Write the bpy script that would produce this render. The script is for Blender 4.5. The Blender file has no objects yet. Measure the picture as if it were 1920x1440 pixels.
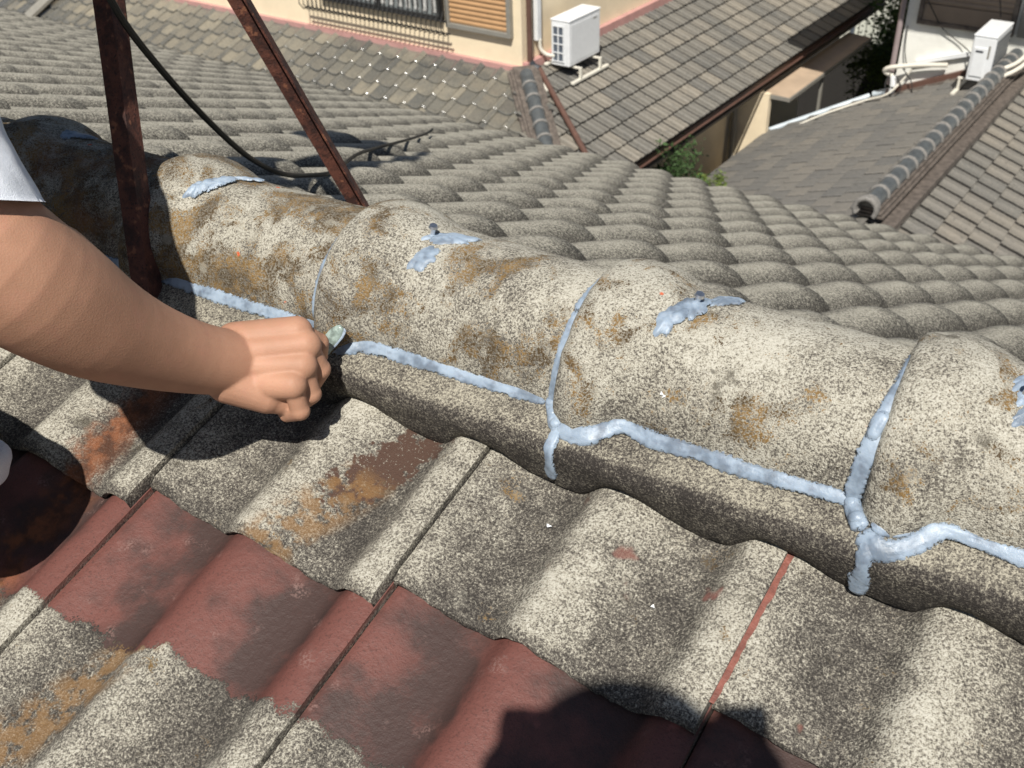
import bpy, math, random
import numpy as np
from mathutils import Matrix, Vector, noise as mnoise
random.seed(7); rng = np.random.default_rng(7)
sc = bpy.context.scene; COL = sc.collection
R_ = math.radians
# ------------------------------------------------------------------ camera, light, exposure
FPX = 1941.0                                   # focal length in pixels of a 1920 px wide picture
CAMROT = np.array([[0.85801004, -0.27283576, 0.43517745], [0.51259335, 0.50871985, -0.69170238], [-0.03266227, 0.81655665, 0.57634053]])
CAM = np.array([0.97402763, -0.78184668, 0.58396873])
cd = bpy.data.cameras.new('camera'); cam = bpy.data.objects.new('camera', cd); COL.objects.link(cam)
M = Matrix.Identity(4)
for i in range(3):
    for j in range(3): M[i][j] = CAMROT[i][j]
    M[i][3] = CAM[i]
cam.matrix_world = M
cd.sensor_width = 36; cd.lens = 36 * FPX / 1920; cd.clip_start = 0.02; cd.clip_end = 400
cd.dof.use_dof = True; cd.dof.focus_distance = 0.98; cd.dof.aperture_fstop = 15
sc.camera = cam
SUN = Vector((-0.22237841, 0.52643575, -0.8206176)).normalized()       # direction the light travels
sun_el = math.asin(-SUN.z); sun_az = math.atan2(-SUN.y, -SUN.x)
w = bpy.data.worlds.new('World'); sc.world = w; w.use_nodes = True
nt = w.node_tree; nt.nodes.clear()
sky = nt.nodes.new('ShaderNodeTexSky'); sky.sky_type = 'NISHITA'; sky.sun_disc = False
sky.sun_elevation = sun_el; sky.sun_rotation = math.pi / 2 - sun_az
bg = nt.nodes.new('ShaderNodeBackground'); bg.inputs['Strength'].default_value = 0.05
wo = nt.nodes.new('ShaderNodeOutputWorld')
nt.links.new(sky.outputs[0], bg.inputs[0]); nt.links.new(bg.outputs[0], wo.inputs[0])
sl = bpy.data.lights.new('sun', 'SUN'); sl.energy = 5.0; sl.angle = R_(0.53); sl.color = (1.0, 0.95, 0.87)
so = bpy.data.objects.new('sun', sl); COL.objects.link(so); so.rotation_euler = SUN.to_track_quat('-Z', 'Y').to_euler(); so.location = (0, 0, 8)
sc.view_settings.view_transform = 'Standard'; sc.view_settings.look = 'None'; sc.view_settings.exposure = 0.15; sc.view_settings.gamma = 1
sc.view_settings.use_curve_mapping = False
sc.render.engine = 'CYCLES'; sc.cycles.max_bounces = 5; sc.cycles.diffuse_bounces = 2; sc.cycles.glossy_bounces = 2; sc.cycles.transmission_bounces = 3

def at(px, py, depth):            # a point at that depth along the view of the photographer
    v = CAMROT @ np.array([px - 960, 720 - py, -FPX]) / FPX
    return CAM + v * depth
# the neighbours' houses are turned 5.1 degrees against the near roof: their axes
UA = R_(-5.1); U = np.array([math.cos(UA), math.sin(UA), 0]); V = np.array([-math.sin(UA), math.cos(UA), 0])
def uvz(u, v, z): return U * u + V * v + np.array([0, 0, z])

# ------------------------------------------------------------------ object helpers
WM = {}
def tag(o, label=None, cat=None, group=None, kind=None):
    if label: o['label'] = label
    if cat: o['category'] = cat
    if group: o['group'] = group
    if kind: o['kind'] = kind
    return o
def thing(name, loc, label, cat, group=None):
    o = bpy.data.objects.new(name, None); COL.objects.link(o); o.empty_display_size = .1
    m = Matrix.Translation(Vector([float(c) for c in loc])); o.matrix_world = m; WM[o.name] = m
    return tag(o, label, cat, group)
def link(name, me, parent=None, m=None, label=None):
    o = bpy.data.objects.new(name, me); COL.objects.link(o)
    m = m or Matrix.Identity(4); WM[o.name] = m
    if parent is not None:
        o.parent = parent; o.matrix_parent_inverse = Matrix.Identity(4)
        o.matrix_basis = WM[parent.name].inverted() @ m
    else: o.matrix_world = m
    if label: o['label'] = label
    return o
def mesh(name, vs, fs, mat=None, smooth=True, attrs=None, auto=None):
    me = bpy.data.meshes.new(name)
    me.from_pydata([tuple(float(c) for c in v) for v in vs], [], [tuple(int(i) for i in f) for f in fs]); me.update()
    if smooth: me.polygons.foreach_set('use_smooth', [True] * len(me.polygons))
    if attrs:
        for k, a in attrs.items():
            at_ = me.attributes.new(k, 'FLOAT', 'POINT'); at_.data.foreach_set('value', np.asarray(a, dtype=np.float32))
    if auto is not None and smooth:
        try: me.set_sharp_from_angle(angle=R_(auto))
        except Exception: pass
    for m in (mat if isinstance(mat, (list, tuple)) else [mat]):
        if m: me.materials.append(m)
    return me
def obj(name, vs, fs, mat, parent=None, smooth=True, label=None, attrs=None, auto=None, origin=None):
    if origin is None:
        a = np.array([list(map(float, v)) for v in vs]); origin = (a.min(0) + a.max(0)) / 2
    origin = np.asarray(origin, float)
    vs = [np.asarray(v, float) - origin for v in vs]
    return link(name, mesh(name, vs, fs, mat, smooth, attrs, auto), parent, Matrix.Translation(Vector(origin.tolist())), label)

class MB:                        # collects shapes that make one mesh
    def __init__(s): s.v = []; s.f = []
    def add(s, vs, fs):
        n = len(s.v); s.v += [np.asarray(v, float) for v in vs]; s.f += [tuple(i + n for i in f) for f in fs]; return s
    def box(s, o, a, b, c, bev=0.0):          # corner o, edge vectors a b c
        o, a, b, c = (np.asarray(x, float) for x in (o, a, b, c))
        if np.dot(np.cross(a, b), c) < 0: a, b = b, a
        if bev <= 0:
            vs = [o, o + a, o + a + b, o + b, o + c, o + a + c, o + a + b + c, o + b + c]
            return s.add(vs, [(0, 3, 2, 1), (4, 5, 6, 7), (0, 1, 5, 4), (1, 2, 6, 5), (2, 3, 7, 6), (3, 0, 4, 7)])
        la, lb, lc = (np.linalg.norm(x) for x in (a, b, c)); ua, ub, uc = a / la, b / lb, c / lc
        vs = []; idx = {}
        for i in (0, 1):
            for j in (0, 1):
                for k in (0, 1):
                    for t in range(3):
                        p = o + a * i + b * j + c * k
                        d = [ua * (1 - 2 * i), ub * (1 - 2 * j), uc * (1 - 2 * k)]
                        for q in range(3):
                            if q != t: p = p + d[q] * bev
                        idx[(i, j, k, t)] = len(vs); vs.append(p)
        fs = []
        cen = o + (a + b + c) / 2
        def face(l):
            p = [vs[q] for q in l]; n = np.cross(p[1] - p[0], p[2] - p[0]); m_ = sum(p) / len(p)
            fs.append(tuple(l) if np.dot(n, m_ - cen) > 0 else tuple(l[::-1]))
        for i in (0, 1):
            face([idx[(i, 0, 0, 0)], idx[(i, 1, 0, 0)], idx[(i, 1, 1, 0)], idx[(i, 0, 1, 0)]])
            face([idx[(0, i, 0, 1)], idx[(1, i, 0, 1)], idx[(1, i, 1, 1)], idx[(0, i, 1, 1)]])
            face([idx[(0, 0, i, 2)], idx[(1, 0, i, 2)], idx[(1, 1, i, 2)], idx[(0, 1, i, 2)]])
        for i in (0, 1):
            for j in (0, 1):
                face([idx[(i, j, 0, 0)], idx[(i, j, 1, 0)], idx[(i, j, 1, 1)], idx[(i, j, 0, 1)]])
                face([idx[(i, 0, j, 0)], idx[(i, 1, j, 0)], idx[(i, 1, j, 2)], idx[(i, 0, j, 2)]])
                face([idx[(0, i, j, 1)], idx[(1, i, j, 1)], idx[(1, i, j, 2)], idx[(0, i, j, 2)]])
                for k in (0, 1): face([idx[(i, j, k, 0)], idx[(i, j, k, 1)], idx[(i, j, k, 2)]])
        return s.add(vs, fs)
    def bar(s, p, q, r1, r2=None, n=8, up=(0, 0, 1), flat=1.0, caps=True):
        return s.tube([p, q], [r1, r1 if r2 is None else r2], n, up, flat, caps)
    def tube(s, pts, r, n=8, up=(0, 0, 1), flat=1.0, caps=True, jit=0):
        pts = [np.asarray(p, float) for p in pts]
        if np.isscalar(r): r = [r] * len(pts)
        base = len(s.v); up = np.asarray(up, float)
        for i, p in enumerate(pts):
            t = pts[min(i + 1, len(pts) - 1)] - pts[max(i - 1, 0)]; t = t / (np.linalg.norm(t) + 1e-12)
            a = np.cross(t, up)
            if np.linalg.norm(a) < 1e-3: a = np.cross(t, np.array([1., .2, 0]))
            a /= np.linalg.norm(a); b = np.cross(a, t)
            for k in range(n):
                th = 2 * math.pi * k / n; rr = r[i] * (1 + jit * rng.uniform(-1, 1))
                s.v.append(p + (a * math.cos(th) + b * math.sin(th) * flat) * rr)
        for i in range(len(pts) - 1):
            for k in range(n):
                a0 = base + i * n + k; a1 = base + i * n + (k + 1) % n
                s.f.append((a0, a1, a1 + n, a0 + n))
        if caps:
            s.f.append(tuple(base + k for k in range(n))[::-1]); e = base + (len(pts) - 1) * n
            s.f.append(tuple(e + k for k in range(n)))
        return s
    def build(s, name, mat, parent=None, smooth=False, label=None, auto=35, origin=None):
        return obj(name, s.v, s.f, mat, parent, smooth, label, None, auto, origin)

# ------------------------------------------------------------------ materials
class NT:
    def __init__(s, name):
        s.m = bpy.data.materials.new(name); s.m.use_nodes = True; s.t = s.m.node_tree; s.t.nodes.clear()
        s.out = s.n('ShaderNodeOutputMaterial'); s.b = s.n('ShaderNodeBsdfPrincipled'); s.l(s.b.outputs[0], s.out.inputs[0])
        s.pos = None
    def n(s, t, **k):
        x = s.t.nodes.new(t)
        for a, b in k.items(): setattr(x, a, b)
        return x
    def l(s, a, b): s.t.links.new(a, b)
    def setin(s, sock, v):
        if hasattr(v, 'is_linked') or isinstance(v, bpy.types.NodeSocket): s.l(v, sock)
        elif isinstance(v, (tuple, list)) and len(v) == 3 and sock.type == 'RGBA': sock.default_value = (*v, 1)
        else: sock.default_value = v
    def P(s):
        if s.pos is None: s.pos = s.n('ShaderNodeNewGeometry').outputs['Position']
        return s.pos
    def O(s): return s.n('ShaderNodeTexCoord').outputs['Object']
    def noise(s, scale, detail=2, rough=.5, vec=None, dist=0):
        x = s.n('ShaderNodeTexNoise'); x.inputs['Scale'].default_value = scale; x.inputs['Detail'].default_value = detail
        x.inputs['Roughness'].default_value = rough; x.inputs['Distortion'].default_value = dist
        s.l(vec if vec is not None else s.P(), x.inputs['Vector']); return x.outputs['Fac']
    def vor(s, scale, vec=None, out='Distance'):
        x = s.n('ShaderNodeTexVoronoi'); x.inputs['Scale'].default_value = scale; s.l(vec if vec is not None else s.P(), x.inputs['Vector']); return x.outputs[out]
    def ma(s, op, a, b=0.0, c=0.0, clamp=False):
        x = s.n('ShaderNodeMath', operation=op, use_clamp=clamp)
        for i, v in enumerate((a, b, c)):
            if i < len(x.inputs): s.setin(x.inputs[i], v)
        return x.outputs[0]
    def ss(s, x, lo, hi):        # smoothstep
        m = s.n('ShaderNodeMapRange', interpolation_type='SMOOTHSTEP'); s.setin(m.inputs[0], x)
        m.inputs[1].default_value = lo; m.inputs[2].default_value = hi; m.inputs[3].default_value = 0; m.inputs[4].default_value = 1; return m.outputs[0]
    def ramp(s, x, stops):
        r = s.n('ShaderNodeValToRGB'); e = r.color_ramp.elements
        while len(e) < len(stops): e.new(.5)
        for i, (p, c) in enumerate(stops): e[i].position = p; e[i].color = (*c, 1)
        s.setin(r.inputs[0], x); return r.outputs[0]
    def mix(s, f, a, b, mode='MIX'):
        x = s.n('ShaderNodeMix', data_type='RGBA', blend_type=mode); s.setin(x.inputs[0], f); s.setin(x.inputs[6], a); s.setin(x.inputs[7], b); return x.outputs[2]
    def xyz(s, v=None):
        x = s.n('ShaderNodeSeparateXYZ'); s.l(v if v is not None else s.P(), x.inputs[0]); return x.outputs
    def attr(s, name): return s.n('ShaderNodeAttribute', attribute_name=name).outputs['Fac']
    def rand(s): return s.n('ShaderNodeObjectInfo').outputs['Random']
    def bump(s, h, dist=.001, strength=1.0, normal=None):
        x = s.n('ShaderNodeBump'); x.inputs['Distance'].default_value = dist; x.inputs['Strength'].default_value = strength; s.setin(x.inputs['Height'], h)
        if normal is not None: s.l(normal, x.inputs['Normal'])
        return x.outputs[0]
    def done(s, color=None, rough=None, normal=None, **k):
        if color is not None: s.setin(s.b.inputs['Base Color'], color)
        if rough is not None: s.setin(s.b.inputs['Roughness'], rough)
        if normal is not None: s.l(normal, s.b.inputs['Normal'])
        for a, v in k.items(): s.setin(s.b.inputs[a], v)
        return s.m
def simple(name, color, rough=.6, var=.12, scale=30, bump=0, bscale=200, **k):
    t = NT(name); n1 = t.noise(scale, 4, .6); c = t.mix(t.ss(n1, .3, .7), tuple(x * (1 - var) for x in color), tuple(min(1, x * (1 + var)) for x in color))
    nm = t.bump(t.noise(bscale, 3, .6), bump) if bump else None
    return t.done(c, rough, nm, **k)

def concrete(name, kind):
    """weathered exposed-sand concrete: pale grains and dark algae, orange lichen, red paint on the second course"""
    t = NT(name); x, y, z = t.xyz()
    fine = t.noise(400 if kind != 'far' else 240, 2.5, .75); fine2 = t.noise(760, 1, .5); mid = t.noise(55, 3, .6); big = t.noise(11, 3, .55)
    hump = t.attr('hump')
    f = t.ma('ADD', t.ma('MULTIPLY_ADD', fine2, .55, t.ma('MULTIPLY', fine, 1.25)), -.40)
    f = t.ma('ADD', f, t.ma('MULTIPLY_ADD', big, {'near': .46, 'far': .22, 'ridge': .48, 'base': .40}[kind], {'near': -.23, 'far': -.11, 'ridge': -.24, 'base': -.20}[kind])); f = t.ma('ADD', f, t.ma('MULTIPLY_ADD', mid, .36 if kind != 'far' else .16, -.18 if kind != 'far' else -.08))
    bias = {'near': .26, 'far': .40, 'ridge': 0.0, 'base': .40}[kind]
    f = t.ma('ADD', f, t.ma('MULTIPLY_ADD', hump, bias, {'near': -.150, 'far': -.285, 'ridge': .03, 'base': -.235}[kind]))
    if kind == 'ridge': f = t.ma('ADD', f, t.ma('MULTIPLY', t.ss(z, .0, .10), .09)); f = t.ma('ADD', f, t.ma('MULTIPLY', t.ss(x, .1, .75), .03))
    if kind == 'far':
        st = [(.22, (.045, .042, .036)), (.38, (.115, .108, .092)), (.50, (.24, .228, .19)), (.66, (.47, .445, .37))]
    elif kind == 'base':
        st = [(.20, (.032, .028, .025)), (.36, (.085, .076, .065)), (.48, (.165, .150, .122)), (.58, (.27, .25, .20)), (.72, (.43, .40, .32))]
    else:
        st = [(.20, (.040, .036, .032)), (.36, (.098, .089, .076)), (.47, (.165, .152, .128)), (.57, (.30, .28, .23)), (.66, (.42, .398, .33)), (.82, (.54, .52, .45))]
    c = t.ramp(f, st)
    hgt = t.ma('MULTIPLY_ADD', fine, 1.0, t.ma('MULTIPLY', fine2, .6))
    rough = .92
    if kind in ('ridge', 'near'):
        # orange lichen, thick towards the left of the ridge
        lm = t.noise(17, 5, .62, dist=.6)
        if kind == 'ridge': thr = t.ma('ADD', lm, t.ma('MULTIPLY', t.ss(x, .55, .12), .115))
        else: thr = t.ma('ADD', lm, t.ma('MULTIPLY', t.ss(x, .50, .25), .03))
        soft = t.ma('ADD', t.ma('MULTIPLY_ADD', thr, 1.0, {'ridge': -.585, 'near': -.69}[kind]), t.ma('MULTIPLY_ADD', fine, .50, -.25)); soft = t.ma('ADD', soft, t.ma('MULTIPLY_ADD', mid, .30, -.15))
        msk = t.ss(soft, -.02, .055)
        c = t.mix(t.ma('MULTIPLY', msk, t.ss(fine, .33, .58)), c, t.mix(t.ss(t.noise(38, 3, .6), .38, .64), (.075, .050, .024), (.225, .140, .052)))
        ros = t.vor(34, vec=None); rn_ = t.noise(70, 3, .6)
        rd = t.ma('ADD', ros, t.ma('MULTIPLY_ADD', rn_, .5, -.25))
        c = t.mix(t.ma('MULTIPLY', t.ma('MULTIPLY', t.ss(rd, .26, .16), t.ss(t.noise(7, 2), .50, .62)), t.ma('MULTIPLY_ADD', fine, .8 if kind == 'ridge' else .25, 0)), c, (.45, .43, .36))
        mo = t.ma('ADD', t.noise(26, 5, .7), t.ma('MULTIPLY_ADD', fine, .3, -.15))
        c = t.mix(t.ma('MULTIPLY', t.ss(mo, .63, .70), .7), c, (.055, .048, .034))
        # small pits
        pit = t.ss(t.vor(60), .075, .055); c = t.mix(t.ma('MULTIPLY', pit, t.ss(t.noise(8, 1), .5, .6)), c, (.06, .05, .035))
    if kind == 'ridge':
        rs = t.ss(t.vor(16), .055, .035); c = t.mix(t.ma('MULTIPLY', rs, t.ss(t.noise(150, 1), .42, .55)), c, (.62, .13, .05))
        rst = t.ma('MULTIPLY', t.ss(x, .02, -.05), t.ss(x, -.24, -.12)); rst = t.ma('MULTIPLY', rst, t.ss(t.noise(9, 4), .4, .62))
        c = t.mix(t.ma('MULTIPLY', rst, .6), c, (.17, .06, .025))
    if kind == 'near':
        # rust run under the foot of the antenna stand, both courses
        xw = t.ma('ADD', x, t.ma('MULTIPLY_ADD', mid, .05, -.025))
        rm = t.ma('MULTIPLY', t.ss(xw, .088, .118), t.ss(xw, .162, .128)); rn = t.noise(24, 4, .65)
        rm = t.ma('MULTIPLY', rm, t.ss(t.ma('ADD', rn, t.ma('MULTIPLY', t.ss(y, -.40, -.22), .16)), .40, .56))
        # dark brown old coat showing through beside the ridge
        dx = t.ma('MULTIPLY', t.ma('SUBTRACT', x, t.ma('MULTIPLY_ADD', y, .45, .513)), 33.0); dy = t.ma('MULTIPLY', t.ma('ADD', y, .165), 17.0)
        r2 = t.ma('SQRT', t.ma('ADD', t.ma('MULTIPLY', dx, dx), t.ma('MULTIPLY', dy, dy)))
        bp = t.ss(t.ma('ADD', r2, t.ma('MULTIPLY_ADD', t.noise(75, 4, .6), 2.6, -1.3)), 1.02, .82)
        c = t.mix(t.ma('MULTIPLY', bp, t.ss(fine, .68, .60)), c, (.085, .050, .037))
        st2 = t.ma('MULTIPLY', t.ss(t.ma('ABSOLUTE', dx), 1.3, .5), t.ma('MULTIPLY', t.ss(y, -.17, -.20), t.ss(t.noise(48, 4, .65), .42, .56)))
        c = t.mix(t.ma('MULTIPLY', st2, .6), c, (.26, .145, .055))
        # red roof paint on the second course down to a ragged edge
        pe = t.ma('ADD', y, t.ma('MULTIPLY_ADD', t.noise(30, 3, .6), .045, -.0225)); pe = t.ma('ADD', pe, t.ma('MULTIPLY_ADD', fine, .030, -.015))
        pe = t.ma('ADD', pe, t.ma('MULTIPLY_ADD', x, -.045, .022))
        course2 = t.attr('course')
        pm = t.ma('MULTIPLY', t.ss(pe, -.4145, -.4115), course2)
        pb = t.ma('ADD', t.noise(16, 3, .6), t.ma('MULTIPLY_ADD', hump, .30, -.13))
        red = t.mix(t.ss(t.ma('ADD', pb, t.ma('MULTIPLY_ADD', fine, .3, -.15)), .34, .66), (.058, .036, .032), (.155, .062, .051))
        red = t.mix(t.ma('MULTIPLY', t.ss(fine, .52, .66), .55), red, (.062, .034, .030))
        red = t.mix(t.ma('MULTIPLY', t.ma('MULTIPLY', t.ss(t.noise(28, 3), .60, .72), t.ss(fine, .45, .6)), .35), red, (.38, .25, .22))
        c = t.mix(pm, c, red)
        c = t.mix(t.ma('MULTIPLY', rm, .85), c, t.mix(t.ss(mid, .38, .62), (.085, .034, .018), (.235, .085, .035)))
        # faint red smears on the first course
        sm = t.ma('MULTIPLY', t.ss(t.noise(26, 2, .5), .69, .75), t.ss(x, .6, .75)); c = t.mix(t.ma('MULTIPLY', sm, .6), c, (.30, .11, .09))
        bh = t.noise(150, 2, .5)
        hgt = t.ma('ADD', t.ma('MULTIPLY', hgt, t.ma('MULTIPLY_ADD', pm, -.72, 1.0)), t.ma('MULTIPLY', t.ma('MULTIPLY', pm, bh), .55))
        rough = t.ma('MULTIPLY_ADD', pm, -.34, .92)
    nm = t.bump(hgt, .0016 if kind != 'far' else .0022, 1.0)
    return t.done(c, rough, nm, **{'Specular IOR Level': .3})

def flat_tile(name, a, b, c2, rough=.75):
    t = NT(name); r = t.rand(); o = t.O()
    col = t.ramp(r, [(0, a), (.35, b), (.7, c2), (1, a)])
    n1 = t.noise(7, 4, .6); n2 = t.noise(60, 4, .6)
    col = t.mix(t.ss(n1, .35, .7), col, t.mix(.55, col, b)); col = t.mix(t.ma('MULTIPLY', t.ss(n2, .45, .7), .35), col, tuple(x * 1.5 for x in c2))
    col = t.mix(t.ma('MULTIPLY', t.ss(t.noise(22, 3), .58, .72), .45), col, (.06, .06, .055))
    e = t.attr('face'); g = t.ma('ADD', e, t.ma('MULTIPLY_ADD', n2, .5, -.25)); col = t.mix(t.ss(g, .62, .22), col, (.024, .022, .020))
    return t.done(col, rough, t.bump(n2, .002 if rough > .2 else .0002), **({'Coat Weight': .5, 'Coat Roughness': .13} if rough < .2 else {}))

def skin_mat():
    t = NT('tanned_skin')
    n1 = t.noise(22, 3, .5); n2 = t.noise(90, 3, .6); n3 = t.noise(900, 2, .6)
    c = t.mix(t.ss(n1, .35, .65), (.335, .168, .102), (.44, .232, .146)); c = t.mix(t.ma('MULTIPLY', t.ss(n2, .52, .72), .35), c, (.36, .15, .105)); c = t.mix(t.ma('MULTIPLY', t.ss(t.noise(420, 2, .6), .58, .72), .30), c, (.22, .10, .06)); c = t.mix(t.ma('MULTIPLY', t.ss(t.noise(45, 3, .6), .50, .72), .40), c, (.47, .22, .155)); c = t.mix(t.ma('MULTIPLY', t.ss(t.noise(14, 3, .6), .48, .66), .35), c, (.29, .155, .095))
    xs_ = t.xyz()[0]; c = t.mix(t.ma('MULTIPLY', t.ss(xs_, .26, .33), .45), c, (.52, .30, .205))
    wr = t.n('ShaderNodeTexWave'); wr.inputs['Scale'].default_value = 38; wr.inputs['Distortion'].default_value = 9; wr.inputs['Detail'].default_value = 3; t.l(t.P(), wr.inputs['Vector'])
    h = t.ma('ADD', t.ma('MULTIPLY', t.vor(620), .5), t.ma('MULTIPLY', n2, .12))
    return t.done(c, t.ma('MULTIPLY_ADD', n3, .25, .44), t.bump(h, .0003, .8), **{'Subsurface Weight': .07, 'Subsurface Radius': (.9, .35, .2), 'Subsurface Scale': .006, 'Specular IOR Level': .28})
def cloth_mat(name, c1, c2):
    t = NT(name); wv = t.noise(1300, 2, .5); big = t.noise(14, 4, .55)
    return t.done(t.mix(t.ss(wv, .3, .7), c1, c2), .88, t.bump(t.ma('MULTIPLY_ADD', big, 6.0, wv), .0009, 1.0), **{'Sheen Weight': .2})
def rusty():
    t = NT('rusty_angle_iron'); a = t.noise(45, 4, .65); b = t.noise(300, 3, .6)
    c = t.mix(t.ss(a, .35, .6), (.036, .014, .011), (.115, .040, .026)); c = t.mix(t.ss(b, .58, .66), c, (.03, .014, .012)); c = t.mix(t.ma('MULTIPLY', t.ss(t.noise(90, 2), .62, .7), .6), c, (.30, .13, .07))
    return t.done(c, .75, t.bump(t.ma('ADD', a, b), .0012), Metallic=.0)
def sealant_mat():
    t = NT('pale_sealant'); a = t.noise(120, 3, .6); b = t.noise(36, 3, .6); fi = t.noise(650, 2, .6)
    c = t.mix(t.ss(b, .32, .66), (.19, .245, .32), (.335, .415, .51)); c = t.mix(t.ma('MULTIPLY', t.ss(a, .54, .74), .6), c, (.17, .20, .26))
    e = t.attr('edge'); g = t.ma('ADD', e, t.ma('MULTIPLY_ADD', t.noise(260, 3, .7), 1.1, -.55)); g = t.ma('ADD', g, t.ma('MULTIPLY_ADD', fi, .7, -.35))
    al = t.ma('SUBTRACT', 1.0, t.ss(g, .80, 1.05)); al = t.ma('MULTIPLY', al, t.ma('MULTIPLY_ADD', t.ss(b, .36, .50), .25, .75))
    t.b.inputs['Alpha'].default_value = 1; t.l(al, t.b.inputs['Alpha'])
    return t.done(c, t.ma('MULTIPLY_ADD', a, .5, .20), t.bump(t.ma('ADD', a, t.ma('MULTIPLY', fi, .35)), .0009, .8), **{'Subsurface Weight': .2, 'Subsurface Radius': (.5, .7, 1), 'Subsurface Scale': .003})
MAT = {}
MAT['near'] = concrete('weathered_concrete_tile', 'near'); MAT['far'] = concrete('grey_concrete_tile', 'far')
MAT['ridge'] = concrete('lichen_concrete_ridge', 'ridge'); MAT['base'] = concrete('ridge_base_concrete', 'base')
MAT['skin'] = skin_mat(); MAT['shirt'] = cloth_mat('pale_blue_shirt_cloth', (.68, .73, .82), (.84, .88, .93)); MAT['pants'] = cloth_mat('dark_work_trousers', (.03, .035, .05), (.05, .055, .07))
MAT['black_shirt'] = cloth_mat('black_shirt', (.02, .02, .022), (.035, .035, .04))
MAT['hair'] = simple('black_hair', (.018, .014, .012), .5, .2, 200, .001, 400)
MAT['rust'] = rusty(); MAT['seal'] = sealant_mat()
MAT['cable'] = simple('black_cable_rubber', (.006, .008, .008), .55, .2, 60)
MAT['redpaint'] = simple('old_red_paint', (.21, .075, .055), .6, .25, 90, .001, 300)
MAT['deck'] = simple('dark_roofing_felt', (.03, .028, .026), .9)
MAT['steel'] = simple('galvanised_steel', (.75, .76, .78), .38, .15, 120, Metallic=1.0)
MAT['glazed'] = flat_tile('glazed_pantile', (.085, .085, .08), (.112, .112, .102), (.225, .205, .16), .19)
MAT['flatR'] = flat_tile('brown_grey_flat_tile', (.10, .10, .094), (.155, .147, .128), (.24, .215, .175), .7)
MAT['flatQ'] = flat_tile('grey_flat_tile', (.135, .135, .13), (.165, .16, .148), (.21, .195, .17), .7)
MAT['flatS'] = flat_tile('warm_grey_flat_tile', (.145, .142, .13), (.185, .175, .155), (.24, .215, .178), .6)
MAT['hip'] = simple('dark_glazed_ridge_tile', (.085, .095, .10), .38, .2, 12)
MAT['mortar'] = simple('pale_ridge_mortar', (.215, .205, .19), .85, .25, 40, .004, 80)
MAT['noshi'] = simple('brown_grey_noshi_tile', (.12, .10, .085), .7, .35, 16)
MAT['cream'] = simple('cream_stucco', (.86, .73, .52), .85, .05, 3, .002, 160)
MAT['pink'] = simple('pink_painted_flashing', (.52, .29, .265), .5, .08, 6)
MAT['brown'] = simple('brown_painted_metal', (.125, .068, .052), .45, .12, 12)
MAT['white'] = simple('white_enamel', (.80, .82, .83), .38, .03, 20)
MAT['offwhite'] = simple('ivory_plastic', (.72, .69, .60), .45, .05, 20)
MAT['dark'] = simple('dark_grille', (.045, .05, .06), .5)
MAT['fin'] = simple('dark_blue_grey_fins', (.10, .12, .15), .5)
MAT['shutter'] = simple('orange_tan_shutter', (.50, .30, .15), .5, .06, 8)
MAT['shutter2'] = simple('taupe_shutter', (.27, .21, .16), .55, .06, 8)
MAT['alu'] = simple('grey_window_aluminium', (.26, .25, .22), .4, .06, 10)
MAT['black'] = simple('black_wrought_iron', (.02, .02, .02), .5)
MAT['glass'] = simple('dim_window_glass', (.20, .22, .22), .08, .3, 5)
MAT['curtain'] = simple('pale_curtain', (.5, .5, .48), .8, .3, 20)
MAT['whitewall'] = simple('white_roughcast', (.86, .86, .80), .9, .06, 5, .004, 140)
MAT['siding'] = simple('pale_siding', (.68, .70, .62), .7, .06, 4)
MAT['canopy'] = simple('tan_canopy_sheet', (.46, .35, .25), .6, .1, 3)
MAT['gutter'] = simple('pale_blue_grey_gutter', (.50, .57, .62), .3, .1, 8)
MAT['darkwall'] = simple('brown_side_wall', (.20, .165, .13), .8, .1, 3)
MAT['leafd'] = simple('dark_leaf', (.035, .075, .018), .75, .4, 6)
MAT['leafy'] = simple('yellow_green_leaf', (.12, .17, .03), .75, .4, 6)
MAT['bark'] = simple('bark', (.08, .06, .045), .9, .3, 30)
MAT['ground'] = simple('dark_earth', (.07, .06, .05), .95, .3, 1)
MAT['clear'] = simple('hazy_plastic', (.27, .34, .31), .25, .45, 160)
MAT['mauve'] = simple('mauve_downpipe', (.33, .27, .27), .5, .08, 8)

# ------------------------------------------------------------------ ground
obj('ground', [(-150, -150, -8.2), (150, -150, -8.2), (150, 150, -8.2), (-150, 150, -8.2)], [(0, 1, 2, 3)], MAT['ground'], smooth=False)['kind'] = 'structure'

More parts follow.
